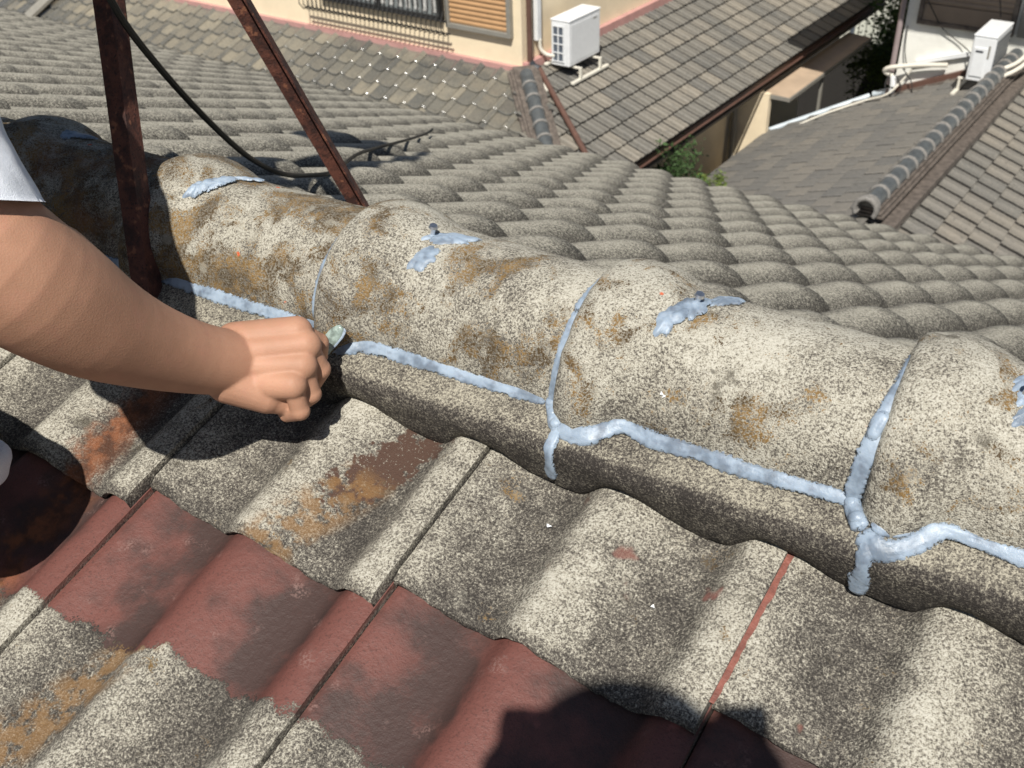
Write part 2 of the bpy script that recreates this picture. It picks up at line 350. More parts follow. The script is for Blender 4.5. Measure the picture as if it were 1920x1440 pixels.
# ------------------------------------------------------------------ the concrete S tile
PROF = np.array([(0, .0180), (.03, .0172), (.08, .0125), (.14, .0065), (.2, .003), (.27, .0005), (.32, 0), (.35, .002), (.375, .0085), (.40, .0155), (.43, .0205), (.47, .0215), (.52, .019), (.57, .0145), (.62, .0095), (.68, .004), (.74, .001), (.80, 0), (.83, .002), (.855, .009), (.88, .0165), (.91, .021), (.95, .0215), (1.0, .0185)])
def prof(s):
    f = np.interp(s, PROF[:, 0], PROF[:, 1]); e = .012
    return (f + np.interp(np.clip(s - e, 0, 1), PROF[:, 0], PROF[:, 1]) + np.interp(np.clip(s + e, 0, 1), PROF[:, 0], PROF[:, 1])) / 3
def prof_far(s):
    q = abs(((s * 2) % 1.0) * 2 - 1)
    return .0255 * max(0, 1 - q ** 2.1) ** .55
def tile_mesh(name, W, L, nx, ny, shear, thick, gain, mat, course=0.0, seed=0, rag=.0, nosedeep=.012, flip=False):
    """local: x across, y from nose (0) up the slope, z up"""
    ys = [(.004, -thick), (.0, -thick * .55), (.0015, -thick * .25), (.0055, -.0022), (nosedeep, 0.0)] + [(nosedeep + (L - nosedeep) * (k / ny) ** 1.15, 0.0) for k in range(1, ny + 1)]
    xs = np.linspace(0, 1, nx + 1); vs = []; hp = []
    for (yy, dz) in ys:
        for s in xs:
            h = (prof_far(s) if flip else float(prof(s))) * gain; X = s * (W - .0026); Y = yy
            nz = mnoise.noise(Vector((X * 45 + seed * 7.3, Y * 45, seed))) * rag
            ny_ = mnoise.noise(Vector((X * 130 + seed * 3.1, seed * 2.2, .5))) * rag * 1.8 + mnoise.noise(Vector((X * 26 + seed, .3, seed))) * rag * 2.2 if yy < nosedeep * 1.01 else 0
            dd = dz * (1 + 0.25 * mnoise.noise(Vector((X * 60, seed, 1.7))) * (rag > 0))
            if s in (xs[0],): dd -= .0012
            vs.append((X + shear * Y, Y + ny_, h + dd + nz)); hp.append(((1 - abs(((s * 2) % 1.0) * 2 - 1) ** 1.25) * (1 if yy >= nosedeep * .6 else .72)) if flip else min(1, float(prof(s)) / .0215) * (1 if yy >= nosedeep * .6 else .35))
    n = nx + 1; m = len(ys); fs = []
    for j in range(m - 1):
        for i in range(nx):
            q = (j * n + i, j * n + i + 1, (j + 1) * n + i + 1, (j + 1) * n + i); fs.append(q)
    # side skirts
    for i in (0, nx):
        b = len(vs)
        for j in range(m):
            p = vs[j * n + i]; vs.append((p[0] + (0 if (i == 0) else 0), p[1], p[2] - .016)); hp.append(-.2)
        for j in range(m - 1):
            q = (j * n + i, (j + 1) * n + i, b + j + 1, b + j); fs.append(q if (i == 0) else q[::-1])
    return mesh(name, vs, fs, mat, True, {'hump': hp, 'course': [course] * (m * n) + [0] * (len(vs) - m * n)}, auto=50)

root = thing('tiled_roof', (0, 0, -.12), 'our weathered grey concrete tile roof with a half-round ridge, sealant beads and patches of old red paint', 'roof')
TN18 = math.tan(R_(18)); YAW = .058
# near slope: three courses; noses at y=-.275, -.605, -.935
NS = R_(14.5); ROW0 = -.1145; ROW1 = ROW0 - .0100
def near_z(y): return ROW0 + math.tan(NS) * (y + .275)
W_T = .303
rowsN = [(-.273, ROW0, 0.0, (.823, 0.005)), (-.603, ROW0 - .0155 - .33 * math.tan(R_(15)), 1.0, (.805, 0)), (-.933, ROW0 - .0155 - .66 * math.tan(R_(15)) - .024, 2.0, (.79, 0))]
for ri, (y0, z0, course, (xj, _)) in enumerate(rowsN):
    for k in range(-4, 3):
        x0 = xj + (k) * W_T
        if ri == 2 and not -3 <= k <= 0: continue
        seed = ri * 11 + k + 20
        me = tile_mesh('roof_tile', W_T, .37 if ri == 0 else .40, 64, 26, 0, .0145, 1.0, MAT['near'], 1.0 if ri >= 1 else 0.0, seed, .0009 if ri == 0 else .0006)
        mm = Matrix.Translation((x0, y0 + .012 * (k + 1), z0 + .012 * (k + 1) * math.tan(NS))) @ Matrix.Rotation(-YAW, 4, 'Z') @ Matrix.Rotation(NS if ri == 0 else R_(15), 4, 'X') @ Matrix.Rotation(R_(.25 * math.sin(seed)), 4, 'Y')
        link('roof_tile', me, root, mm)
# old red paint filling the open side lap between two tiles
st = MB(); a = np.array([.8325, -.112, -.0745]); b = np.array([.8225, -.268, -.1125])
N_ = 26
vs = []; fs = []
for i in range(N_ + 1):
    p = a + (b - a) * i / N_; p = p + np.array([-.0003 + .0009 * rng.uniform(-1, 1), 0, 0]); hw = .0038 + .0004 * rng.uniform(-1, 1)
    p[2] += .0208
    vs += [p + [-hw, 0, 0], p + [hw, 0, -.001]]
fs = [(2 * i, 2 * i + 1, 2 * i + 3, 2 * i + 2) for i in range(N_)]
obj('joint_strip', vs, fs, MAT['redpaint'], root, label='dark red strip of old paint in a tile joint')
# deck under the near slope
def deck(name, pts, mat, parent, th=.02):
    pts = [np.asarray(p, float) for p in pts]; n = len(pts); lo = [p - [0, 0, th] for p in pts]
    return obj(name, pts + lo, [tuple(range(n)), tuple(range(2 * n - 1, n - 1, -1))] + [(i, i + n, (i + 1) % n + n, (i + 1) % n) for i in range(n)], mat, parent, False)
deck('roof_deck', [(-4.8, -3.4, -1.32), (3.0, -3.4, -1.32), (3.0, 0, -.085), (-4.8, 0, -.085)], MAT['deck'], root)
# far slope
FT, FZ, FA, FB, FE, FS, FW = math.tan(R_(22.717)), -.017, .515, 1.073, .232, .253, -.045
me_far = [tile_mesh('roof_tile', .305, FE + .10, 32, 7, FS, .020, 2.1, MAT['far'], 0, 3 + q, .0003, .045, True) for q in range(3)]
me_top = tile_mesh('roof_tile', .305, .10, 32, 5, FS, .020, 2.1, MAT['far'], 0, 9, .0003, .045, True)
nfar = 0
for j in range(-4, 9):
    y0 = FB + j * FE; xmin = -1.7 - .30 * (j + 4); ph = FA + FS * j * FE
    for i in range(-40, 12):
        x0 = ph + i * .305 - .13
        if x0 < xmin or x0 > 1.75 + .02 * j: continue
        z0 = FZ - .040 - FT * y0 + FW * (x0 - .5)
        # the tile's own frame is turned half round: x runs to -X, y runs up the slope to -Y
        mm = Matrix.Translation((x0 + .1525, y0, z0)) @ Matrix.Rotation(math.pi, 4, 'Z') @ Matrix.Rotation(R_(17.6), 4, 'X') @ Matrix.Rotation(math.atan(-FW) * -1, 4, 'Y')
        link('roof_tile', me_far[(i * 5 + j * 3) % 3] if j > -4 else me_top, root, mm); nfar += 1
def fz(x, y, d=.06): return FZ - FT * y + FW * (x - .5) - d
deck('roof_deck', [(-6.2, .0, fz(-6.2, .0, .075)), (2.2, .0, fz(2.2, .0, .075)), (2.2, 3.0, fz(2.2, 3, .075)), (-6.2, 3.0, fz(-6.2, 3, .075))][::-1], MAT['deck'], root)
print('far tiles', nfar)

# ------------------------------------------------------------------ ridge tiles: half-round with a bell at the left end
def ridge_mesh(seed, L=.305):
    xs = [(0, .0905), (.0004, .0950), (.0015, .1000), (.005, .1040), (.010, .1062), (.018, .1078), (.03, .1086), (.042, .1080), (.053, .1060), (.063, .1025), (.073, .0985), (.083, .0950), (.095, .0927), (.12, .0915), (.15, .0912), (.19, .0912), (.23, .0910), (.27, .0908), (L, .0905)]
    fx = []
    for a_, b_ in zip(xs[:-1], xs[1:]):
        n = max(1, int((b_[0] - a_[0]) / .012))
        for k in range(n): fx.append((a_[0] + (b_[0] - a_[0]) * k / n, a_[1] + (b_[1] - a_[1]) * k / n))
    fx.append(xs[-1]); nt_ = 56; vs = []; hp = []
    for X, r in fx:
        for k in range(nt_ + 1):
            th = R_(-7) + (math.pi + R_(14)) * k / nt_
            xq = X / (.74 + .42 * max(0, math.sin(th))); r = float(np.interp(xq, [q[0] for q in xs], [q[1] for q in xs]))
            fl = 1 + (.07 * math.exp(-((X - .030) / .018) ** 2)) * (math.exp(-(th / .35) ** 2) + math.exp(-((math.pi - th) / .35) ** 2))
            rr = r * fl + .0011 * mnoise.noise(Vector((X * 28, th * 3, seed * 5.))) + .0006 * mnoise.noise(Vector((X * 110, th * 11, seed)))
            vs.append((X + .0012 * mnoise.noise(Vector((th * 6, seed, 0))), -rr * math.cos(th), rr * math.sin(th))); hp.append(.5)
    n = nt_ + 1; fs = [(j * n + i, j * n + i + 1, (j + 1) * n + i + 1, (j + 1) * n + i) for j in range(len(fx) - 1) for i in range(nt_)]
    fs = [f[::-1] for f in fs]
    fs.append(tuple(range(n)))
    return mesh('ridge_tile', vs, fs, MAT['ridge'], True, {'hump': hp}, auto=60)
JX = [-1.42, -1.135, -.85, -.565, -.28, .003, .300, .589, .876, 1.166, 1.455]
for k, xj in enumerate(JX[:-1]):
    L = JX[k + 1] - xj + .012
    link('ridge_tile', ridge_mesh(k + 1, L), root, Matrix.Translation((xj, 0, .001 * math.sin(k * 2.3))) @ Matrix.Rotation(R_(.5) * math.sin(k * 1.7), 4, 'Z') @ Matrix.Rotation(R_(.35), 4, 'Y'))
# ridge base tiles: top sheds off the ridge, soft shoulder, then a steep face scribed to the wavy tiles
WAVE_E = [(.333, -.110), (.38, -.115), (.421, -.125), (.457, -.128), (.483, -.117), (.509, -.107), (.533, -.110), (.60, -.122), (.633, -.115), (.656, -.103), (.718, -.118), (.745, -.122), (.79, -.119), (.808, -.105), (.835, -.111), (.866, -.12), (.89, -.124), (.938, -.109), (.992, -.108), (1.023, -.123)]
def tile_top(X, Y):
    """height of the first course at X, Y"""
    k = math.floor((X - .823 - (Y + .275) * YAW) / W_T); s = ((X - .823 - (Y + .275) * YAW) / W_T) - k
    return ROW0 + (Y + .273) * math.tan(NS) + float(prof(s)) * 1.0
def base_mesh(x0, x1, seed):
    sec = [(-.055, .006), (-.080, .0015), (-.098, -.0035), (-.112, -.0080), (-.1225, -.0125), (-.1290, -.0175), (-.1318, -.0240), (-.1316, -.0310), (-.1300, -.0380)]
    n = max(8, int((x1 - x0) / .005)); vs = []; hp = []
    xs = np.linspace(x0 + .0009, x1 - .0009, n + 1)
    for X in xs:
        yb = -.1195 + .0016 * mnoise.noise(Vector((X * 90, seed, 0)))
        zb = tile_top(X, yb) + .0022 + .0012 * mnoise.noise(Vector((X * 160, seed, 4)))
        col = [(a_, b_) for a_, b_ in sec] + [(-.1262, min(-.042, -.033 + (zb + .033) * .55)), (-.1225, zb + .004), (yb, zb + .0006), (yb + .012, zb + .001)]
        for (yy, zz) in col:
            d = .0013 * mnoise.noise(Vector((X * 35, yy * 60, seed))); vs.append((X, yy - d, zz + d)); hp.append(.62 if zz > -.016 else .05)  # steep face coloured darker: algae stain plus the shade of its angle
    m = len(sec) + 4; fs = [(i * m + j, i * m + j + 1, (i + 1) * m + j + 1, (i + 1) * m + j) for i in range(n) for j in range(m - 1)]
    for e in (0, n): # end faces
        b = len(vs)
        for j in range(m): p = vs[e * m + j]; vs.append((p[0], p[1] + .014, p[2] - .004)); hp.append(.3)
        for j in range(m - 1):
            q = (e * m + j, e * m + j + 1, b + j + 1, b + j); fs.append(q if e == n else q[::-1])
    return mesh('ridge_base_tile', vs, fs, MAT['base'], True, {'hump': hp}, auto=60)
BX = [-1.41, -1.12, -.84, -.555, -.27, .02, .312, .603, .893, 1.182, 1.47]
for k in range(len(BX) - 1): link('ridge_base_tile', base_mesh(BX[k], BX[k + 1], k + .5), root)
def base_far(x0, x1, s):
    vs = []; n = 30
    for i in range(n + 1):
        X = x0 + (x1 - x0) * i / n
        for yy, zz in ((.06, .004), (.09, -.002), (.118, -.012), (.128, -.03), (.13, -.11)): vs.append((X, yy + .002 * mnoise.noise(Vector((X * 20, yy * 30, s))), zz))
    return mesh('ridge_base_tile', vs, [(i * 5 + j, (i + 1) * 5 + j, (i + 1) * 5 + j + 1, i * 5 + j + 1) for i in range(n) for j in range(4)], MAT['base'], True, {'hump': [.4] * len(vs)})
for k in range(len(BX) - 1): link('ridge_base_tile', base_far(BX[k] + .001, BX[k + 1] - .001, k), root)

# ------------------------------------------------------------------ sealant
def resample(P, step):
    P = [np.asarray(p, float) for p in P]; out = []
    for i in range(len(P) - 1):
        p0, p1, p2, p3 = P[max(i - 1, 0)], P[i], P[i + 1], P[min(i + 2, len(P) - 1)]; n = max(1, int(np.linalg.norm(p2[:3] - p1[:3]) / step))
        for k in range(n):
            t = k / n; out.append(.5 * ((2 * p1) + (-p0 + p2) * t + (2 * p0 - 5 * p1 + 4 * p2 - p3) * t * t + (-p0 + 3 * p1 - 3 * p2 + p3) * t ** 3))
    out.append(P[-1]); return out
def bead(pts, nrm, parent=root, lump=.12, rag=.10, name='sealant_bead', label=None, hgt=.42):
    """pts: (x, y, z, half width); nrm: function point -> surface normal; a ribbon with a domed, brushed section"""
    Q = resample(pts, .0013); vs = []; ed = []; n = 12; seed = rng.uniform(0, 50)
    for i, q in enumerate(Q):
        p = q[:3]; hw = q[3] * (1 + lump * mnoise.noise(Vector((i * .045, seed, 0))) * 1.6)
        t = Q[min(i + 1, len(Q) - 1)][:3] - Q[max(i - 1, 0)][:3]; t /= np.linalg.norm(t) + 1e-9
        N = np.asarray(nrm(p), float); N -= t * N.dot(t); N /= np.linalg.norm(N); B = np.cross(N, t)
        end = min(1, i / 4, (len(Q) - 1 - i) / 4); end = math.sqrt(max(.02, end))
        for k in range(n + 1):
            s = -1 + 2 * k / n; e = rag * (abs(s) > .7) * mnoise.noise(Vector((i * .45, s * 3, seed))) * 1.8
            dome = math.sqrt(max(0, 1 - abs(s) ** 2.6)) * hw * hgt * (1 + .18 * mnoise.noise(Vector((i * .10, s * 2.2, seed + 3))))
            vs.append(p + B * (s + e) * hw * 1.12 * end + N * (dome * end - .0002)); ed.append(abs(s) if 3 < i < len(Q) - 4 else max(abs(s), .8))
    m = n + 1; fs = [(i * m + k, i * m + k + 1, (i + 1) * m + k + 1, (i + 1) * m + k) for i in range(len(Q) - 1) for k in range(n)]
    return obj(name, vs, fs, MAT['seal'], parent, True, label, {'edge': ed})
corner = lambda p: (0, -.80, .60)
radial = lambda p: (0, p[1], p[2])
face = lambda p: (0, -.97, .25)
bead([(-.30, -.0925, .002, .006), (-.15, -.093, .002, .0065), (.0, -.093, .002, .0062), (.06, -.091, .002, .0066), (.145, -.0935, .002, .0068), (.224, -.0925, .002, .0065), (.275, -.091, .002, .0055), (.296, -.088, .003, .004)], corner, rag=.22)
bead([(.300, -.089, .003, .004), (.315, -.100, -.001, .006), (.335, -.108, -.002, .0065), (.352, -.103, .000, .0075), (.368, -.0965, .002, .0066), (.40, -.095, .002, .0064), (.438, -.094, .002, .0066), (.503, -.094, .002, .006), (.545, -.0925, .002, .0055), (.577, -.0915, .002, .005)], corner, rag=.22)
LOOPA = [(.602, -.110, -.004, .0055), (.610, -.1145, -.007, .0080), (.620, -.1155, -.008, .0088), (.634, -.1125, -.006, .0084), (.645, -.1035, -.002, .0076), (.654, -.0965, .002, .0070), (.664, -.0945, .003, .0056), (.676, -.0950, .001, .0064), (.69, -.0965, .000, .0078), (.712, -.0965, .000, .0070), (.735, -.0955, .001, .0058), (.75, -.0965, .001, .0066), (.775, -.0975, .000, .0072), (.81, -.0965, .001, .0064), (.84, -.0955, .002, .0058), (.868, -.0945, .002, .0056)]
LOOPA = [(a_, b_ - .001, c_ + .0015, d_) for a_, b_, c_, d_ in LOOPA]
bead(LOOPA, corner, lump=.12, rag=.12, label='long pale sealant bead looping round the bell of a ridge tile, then straight')
bead([(.608, -.105, .002, .0045), (.620, -.1075, .001, .0050), (.634, -.1055, .001, .0045), (.646, -.098, .003, .0035)], corner, lump=.2)
LOOPB = [(.884, -.1170, -.008, .0062), (.893, -.1225, -.012, .0088), (.904, -.1240, -.013, .0088), (.917, -.1190, -.010, .0080), (.929, -.1085, -.004, .0078), (.938, -.0995, .002, .0080), (.948, -.0960, .004, .0058), (.962, -.0955, .002, .0050), (.985, -.0965, .001, .0056), (1.02, -.0965, .001, .0062), (1.08, -.096, .001, .006), (1.15, -.094, .002, .006)]
LOOPB = [(a_, b_ - .001, c_ + .0015, d_) for a_, b_, c_, d_ in LOOPB]
bead(LOOPB, corner, lump=.14, rag=.12)
bead([(.890, -.111, .001, .005), (.899, -.1135, -.001, .0058), (.910, -.1115, -.001, .0045), (.922, -.106, .001, .0035)], corner, lump=.2)
def knot(c, r, parent=root, sq=(1, 1, .7)):
    vs = []; fs = []; n = 16; m = 10; sd = rng.uniform(0, 9)
    for i in range(m + 1):
        for k in range(n):
            th = math.pi * i / m; ph = 2 * math.pi * k / n; d = np.array([math.sin(th) * math.cos(ph) * sq[0], math.sin(th) * math.sin(ph) * sq[1], math.cos(th) * sq[2]])
            vs.append(np.asarray(c) + d * r * (1 + .08 * mnoise.noise(Vector((d * 2).tolist()) + Vector((sd, 0, 0)))))
    fs = [(i * n + k, (i + 1) * n + k, (i + 1) * n + (k + 1) % n, i * n + (k + 1) % n) for i in range(m) for k in range(n)]
    return obj('sealant_bead', vs, fs, MAT['seal'], parent, True)
bead([(.5815, -.0895, .008, .0045), (.585, -.0945, .003, .0064), (.590, -.1005, -.001, .0066), (.597, -.1085, -.005, .0070), (.605, -.1145, -.009, .0060)], corner, lump=.10, hgt=.75)
for c, r in (((.5845, -.0935, .004), .0062), ((.5905, -.1010, -.001), .0068), ((.5985, -.1095, -.005), .0072)): knot(c, r, sq=(1, 1, .8))
bead([(.867, -.0925, .008, .0050), (.871, -.0985, .002, .0068), (.877, -.1065, -.002, .0072), (.885, -.1155, -.007, .0078)], corner, lump=.12, hgt=.75)
for c, r in (((.870, -.0965, .003), .0066), ((.8775, -.1070, -.002), .0078)): knot(c, r, sq=(1, 1, .8))
# beads running down the joints of the base tiles
for x_, w_, zz in ((.6030, .0050, -.060), (.8930, .0062, -.066)):
    P = [(x_ - .001, -.1105, -.0045, w_ * .9), (x_, -.1235, -.0110, w_), (x_ - .0005, -.1312, -.0180, w_), (x_ + .0003, -.1338, -.0250, w_ * .85), (x_ + .0006, -.1334, -.0330, w_ * .9), (x_ + .0006, -.1318, -.0400, w_ * 1.1), (x_ - .0004, -.1288, -.0480, w_ * 1.25), (x_ - .0004, -.1262, zz, w_ * .9)]
    bead(P, face, label='sealant run down the joint between two base tiles', hgt=.5)
def arc(x0, x1, a0, a1, r, hw, n=14, sag=0, label=None, **k):
    P = []
    for i in range(n + 1):
        a = R_(a0 + (a1 - a0) * i / n); P.append((x0 + (x1 - x0) * (i / n) ** 1.3, -r * math.cos(a), r * math.sin(a), hw if np.isscalar(hw) else float(np.interp(i / n, np.linspace(0, 1, len(hw)), hw))))
    return bead(P, radial, label=label, **k)
arc(.5850, .590, 2, 60, .0945, [.0045, .0036, .0045, .0055, .0062], label='sealant bead curving up a ridge tile joint', rag=.15)
arc(.5895, .600, 58, 104, .0945, [.0062, .0066, .0055, .004], rag=.25)
arc(.8680, .8885, 1, 104, .0955, [.0062, .0070, .0074, .0066, .0060, .0066, .0072, .0072, .0060], lump=.14, rag=.2, hgt=.35, n=24, label='broad smeared sealant bead curving up a ridge tile joint')
bead([(.8755, -.060, .0745, .0062), (.8745, -.0665, .069, .0074), (.8725, -.073, .0625, .0060), (.871, -.079, .055, .0048)], radial, lump=.1, hgt=.8)
arc(.2965, .300, 8, 74, .0935, [.0030, .0040, .0036, .0034, .0042, .0034], lump=.3, rag=.3)
arc(.000, .006, 4, 84, .0935, [.0030, .0034, .003, .0026, .0022], lump=.2, rag=.3)
arc(-.283, -.280, 5, 90, .0935, [.0028, .0026, .002], lump=.2)
def patch(xc, ac, rx, ra, r, seed, hgt=.003, edge=.30, label=None):
    """a torn smear of sealant lying on the top of a ridge tile"""
    n = 44; m = 7; vs = [np.array([xc, -(r + hgt) * math.cos(R_(ac)), (r + hgt) * math.sin(R_(ac))])]
    for j in range(1, m + 1):
        for k in range(n):
            th = 2 * math.pi * k / n; q = 1 + edge * mnoise.noise(Vector((math.cos(th) * 2.1, math.sin(th) * 2.1, seed))) * 1.6 + .12 * mnoise.noise(Vector((math.cos(th) * 9, math.sin(th) * 9, seed)))
            f = j / m * q; X = xc + rx * f * math.cos(th); a = R_(ac + ra * f * math.sin(th) + 6 * f * math.cos(th))
            h = hgt * (1 - (j / m) ** 2.5) * (1 + .7 * mnoise.noise(Vector((X * 160, a * 14, seed)))) - (.001 if j == m else 0)
            vs.append(np.array([X, -(r + h) * math.cos(a), (r + h) * math.sin(a)]))
    fs = [(0, 1 + (k + 1) % n, 1 + k) for k in range(n)] + [(1 + (j - 1) * n + k, 1 + (j - 1) * n + (k + 1) % n, 1 + j * n + (k + 1) % n, 1 + j * n + k) for j in range(1, m) for k in range(n)]
    return obj('sealant_patch', vs, fs, MAT['seal'], root, True, label, {'edge': [0] + [(j / m) ** 2 * .95 for j in range(1, m + 1) for _ in range(n)]})
patch(.086, 74, .014, 10, .0985, 2.1, .004); patch(.098, 84, .014, 11, .0965, 5.3, .004); patch(.118, 103, .018, 3, .094, 1.3, .002)
patch(.412, 90, .028, 9, .0935, 8.8, .003); patch(.402, 66, .016, 12, .0935, 3.4, .003); patch(.392, 82, .010, 4, .096, 4.4, .0015)
patch(.674, 70, .014, 12, .0975, 6.2, .004); patch(.686, 82, .015, 11, .0955, 7.7, .004); patch(.709, 100, .014, 7, .0935, 9.1, .003)
patch(.972, 82, .012, 9, .0950, 1.9, .003); patch(.974, 70, .012, 7, .0940, 2.9, .003); patch(.966, 91, .010, 8, .097, 2.4, .003)
patch(-.232, 82, .022, 9, .099, 3.3, .004); patch(-.195, 100, .040, 9, .0955, 6.6, .003)
# fixing screws
def screw(x, a, r):
    d = np.array([0, -math.cos(R_(a)), math.sin(R_(a))]); c = np.array([x, 0, 0]) + d * r; t_ = d * .9 + np.array([.3, 0, .2]); t_ /= np.linalg.norm(t_)
    m = MB(); m.bar(c - t_ * .006, c + t_ * .010, .0028, n=10); m.bar(c + t_ * .010, c + t_ * .0125, .0052, .0040, n=12)
    m.build('fixing_screw', MAT['steel'], root, True)
screw(.395, 87, .0955); screw(.968, 80, .0965); screw(.688, 86, .095)

# crumbs of mortar and paint lying on the concrete
for k, (x_, y_, z_, r_) in enumerate(((.506, -.0875, .010, .0042), (.513, -.086, .014, .0026), (.692, -.083, .042, .0030), (.700, -.190, -.083, .0022), (.745, -.205, -.085, .0024), (.640, -.101, .006, .0020), (.62, -.165, -.080, .0022))):
    v_ = []
    for i in range(8): v_.append(np.array([x_, y_, z_]) + rng.normal(0, 1, 3) * r_ * np.array([.8, .6, .5]))
    obj('crumb', v_, [(0, 1, 2), (2, 1, 3), (3, 4, 2), (4, 5, 6), (6, 7, 4), (0, 2, 4), (1, 3, 5), (5, 7, 6)], MAT['white'], root, False)

# ------------------------------------------------------------------ antenna stand straddling the ridge
APX = np.array([-.108, .105, .545])
stand = thing('antenna_stand', (-.118, .10, -.02), 'rusty brown steel antenna stand straddling the roof ridge on splayed legs', 'antenna stand')
def leg(foot, width=.030, turn=0.0, th=.003):
    foot = np.asarray(foot, float); top = APX + (foot - APX) * .03; t = (top - foot); t /= np.linalg.norm(t)
    a = np.cross(t, [0, 0, 1.]); a /= np.linalg.norm(a); b = np.cross(a, t)
    ca, sa = math.cos(turn), math.sin(turn); a2 = a * ca + b * sa; b2 = -a * sa + b * ca
    m = MB(); o = foot - a2 * width / 2 - b2 * width / 2
    m.box(o, a2 * width, b2 * th, top - foot); m.box(o + b2 * th * 1.001, a2 * th, b2 * (width - th), top - foot)
    m.build('leg', MAT['rust'], stand, False)
leg((.078, -.135, -.052), .0235, R_(205)); leg((.034, .340, -.16), .027, R_(200)); leg((-.47, .31, -.12), .030, R_(60)); leg((-.46, -.16, -.06), .030, R_(20))
m = MB(); m.bar(APX - [0, 0, .05], APX + [0, 0, .06], .024, n=16); m.build('collar', MAT['rust'], stand, True)
m = MB(); m.bar(APX - [0, 0, .08], APX + [-.01, .0, 1.05], .016, n=14); mast = m.build('mast', MAT['rust'], stand, True)
ant = thing('shadow_antenna', tuple(APX + [-.05, -.02, .55]), 'flat weathered panel antenna added on the mast above the picture to shade the far tiles', 'antenna')  # unseen, added so that its panel casts the broad shadow on the far slope
m = MB(); c0 = APX + [-.33, -.035, .56]; m.box(c0, (.24, .03, 0), (-.02, .07, 0), (0, 0, .34), .008); m.build('housing', MAT['dark'], ant)
m = MB(); m.box(APX + [-.12, -.01, .70], (.15, 0, 0), (0, .03, 0), (0, 0, .05)); m.build('clamp', MAT['steel'], ant)
# coaxial cable hanging from the stand on to the far slope
def onfar(px, py, h):
    d = CAMROT @ np.array([px - 960, 720 - py, -FPX]) / FPX; n = np.array([-FW, FT, 1.0]); p0 = np.array([.5, 0, FZ + h])
    return CAM + d * ((p0 - CAM) @ n) / (d @ n)
pts = [at(150, -120, 1.02), at(222, 25, 1.10), at(300, 128, 1.22), at(380, 216, 1.36), at(450, 282, 1.50), at(495, 312, 1.62), onfar(530, 326, .045), onfar(570, 329, .030), onfar(625, 322, .026), onfar(665, 292, .030), onfar(700, 279, .026), onfar(760, 263, .028), onfar(800, 250, .028), onfar(812, 241, .045)]
m = MB(); Q = resample(pts, .02); m.tube(Q, .0042, 8); tag(m.build('coax_cable', MAT['cable'], None, True), 'black coaxial cable sagging from the rusty stand and lying across the far tiles', 'cable')

# ------------------------------------------------------------------ people
def blob(name, caps, voxel, mat, parent=None, smooth_it=6, extra=None, subdiv=0, disp=None):
    """one continuous skin grown round tapered limbs: (p, q, rp, rq[, flatten axis, factor])"""
    mb = MB()
    for c in caps:
        if isinstance(c[0], str): mb.tube(c[1], c[2], 128, up=(.3, .8, .5)); continue
        p, q, r1, r2 = np.asarray(c[0], float), np.asarray(c[1], float), c[2], c[3]
        t = q - p; L = np.linalg.norm(t)
        if L < 1e-6: t = np.array([0, 0, 1.]); L = 1.0
        t = t / L; rings = []
        for k in range(7): a = -math.pi / 2 + math.pi / 2 * k / 6; rings.append((p + t * r1 * math.sin(a), r1 * max(.02, math.cos(a))))
        for k in range(1, 7): a = math.pi / 2 * k / 6; rings.append((q + t * r2 * math.sin(a), r2 * max(.02, math.cos(a))))
        ax = np.asarray(c[4], float) / np.linalg.norm(c[4]) if len(c) > 4 else None; fl = c[5] if len(c) > 4 else 1
        a_ = np.cross(t, [0.1, .2, 1.]); a_ /= np.linalg.norm(a_); b_ = np.cross(t, a_); n = 20; base = len(mb.v)
        for ce, r in rings:
            for k in range(n):
                th = 2 * math.pi * k / n; d = (a_ * math.cos(th) + b_ * math.sin(th)) * r
                if ax is not None: d = d - ax * d.dot(ax) * (1 - fl)
                mb.v.append(ce + d)
        for j in range(len(rings) - 1):
            for k in range(n): mb.f.append((base + j * n + k, base + j * n + (k + 1) % n, base + (j + 1) * n + (k + 1) % n, base + (j + 1) * n + k))
        mb.f.append(tuple(base + k for k in range(n))[::-1]); e = base + (len(rings) - 1) * n; mb.f.append(tuple(e + k for k in range(n)))
    me = bpy.data.meshes.new(name); me.from_pydata([tuple(v) for v in mb.v], [], mb.f); me.update()
    o = bpy.data.objects.new('tmp', me); COL.objects.link(o)
    rm = o.modifiers.new('r', 'REMESH'); rm.mode = 'VOXEL'; rm.voxel_size = voxel; rm.adaptivity = 0
    sm = o.modifiers.new('s', 'SMOOTH'); sm.factor = .5; sm.iterations = smooth_it
    dg = bpy.context.evaluated_depsgraph_get(); dg.update()
    me2 = bpy.data.meshes.new_from_object(o.evaluated_get(dg)); bpy.data.objects.remove(o, do_unlink=True)
    n = len(me2.vertices); co = np.empty(n * 3); me2.vertices.foreach_get('co', co); co = co.reshape(-1, 3)
    if disp is not None:
        no = np.empty(n * 3); me2.vertex_normals.foreach_get('vector', no); no = no.reshape(-1, 3)
        co = co + no * np.array([disp(Vector(p)) for p in co])[:, None]
    return me2, co
def finish(name, parts, mat, parent, label=None):
    vs = np.concatenate([c for _, c in parts]); fs = []; off = 0
    for me, c in parts:
        fs += [tuple(i + off for i in p.vertices) for p in me.polygons]; off += len(c)
    org = (vs.min(0) + vs.max(0)) / 2
    me = bpy.data.meshes.new(name); me.from_pydata([tuple(v) for v in (vs - org)], [], fs); me.update(); me.polygons.foreach_set('use_smooth', [True] * len(me.polygons)); me.materials.append(mat)
    return link(name, me, parent, Matrix.Translation(Vector(org.tolist())), label)

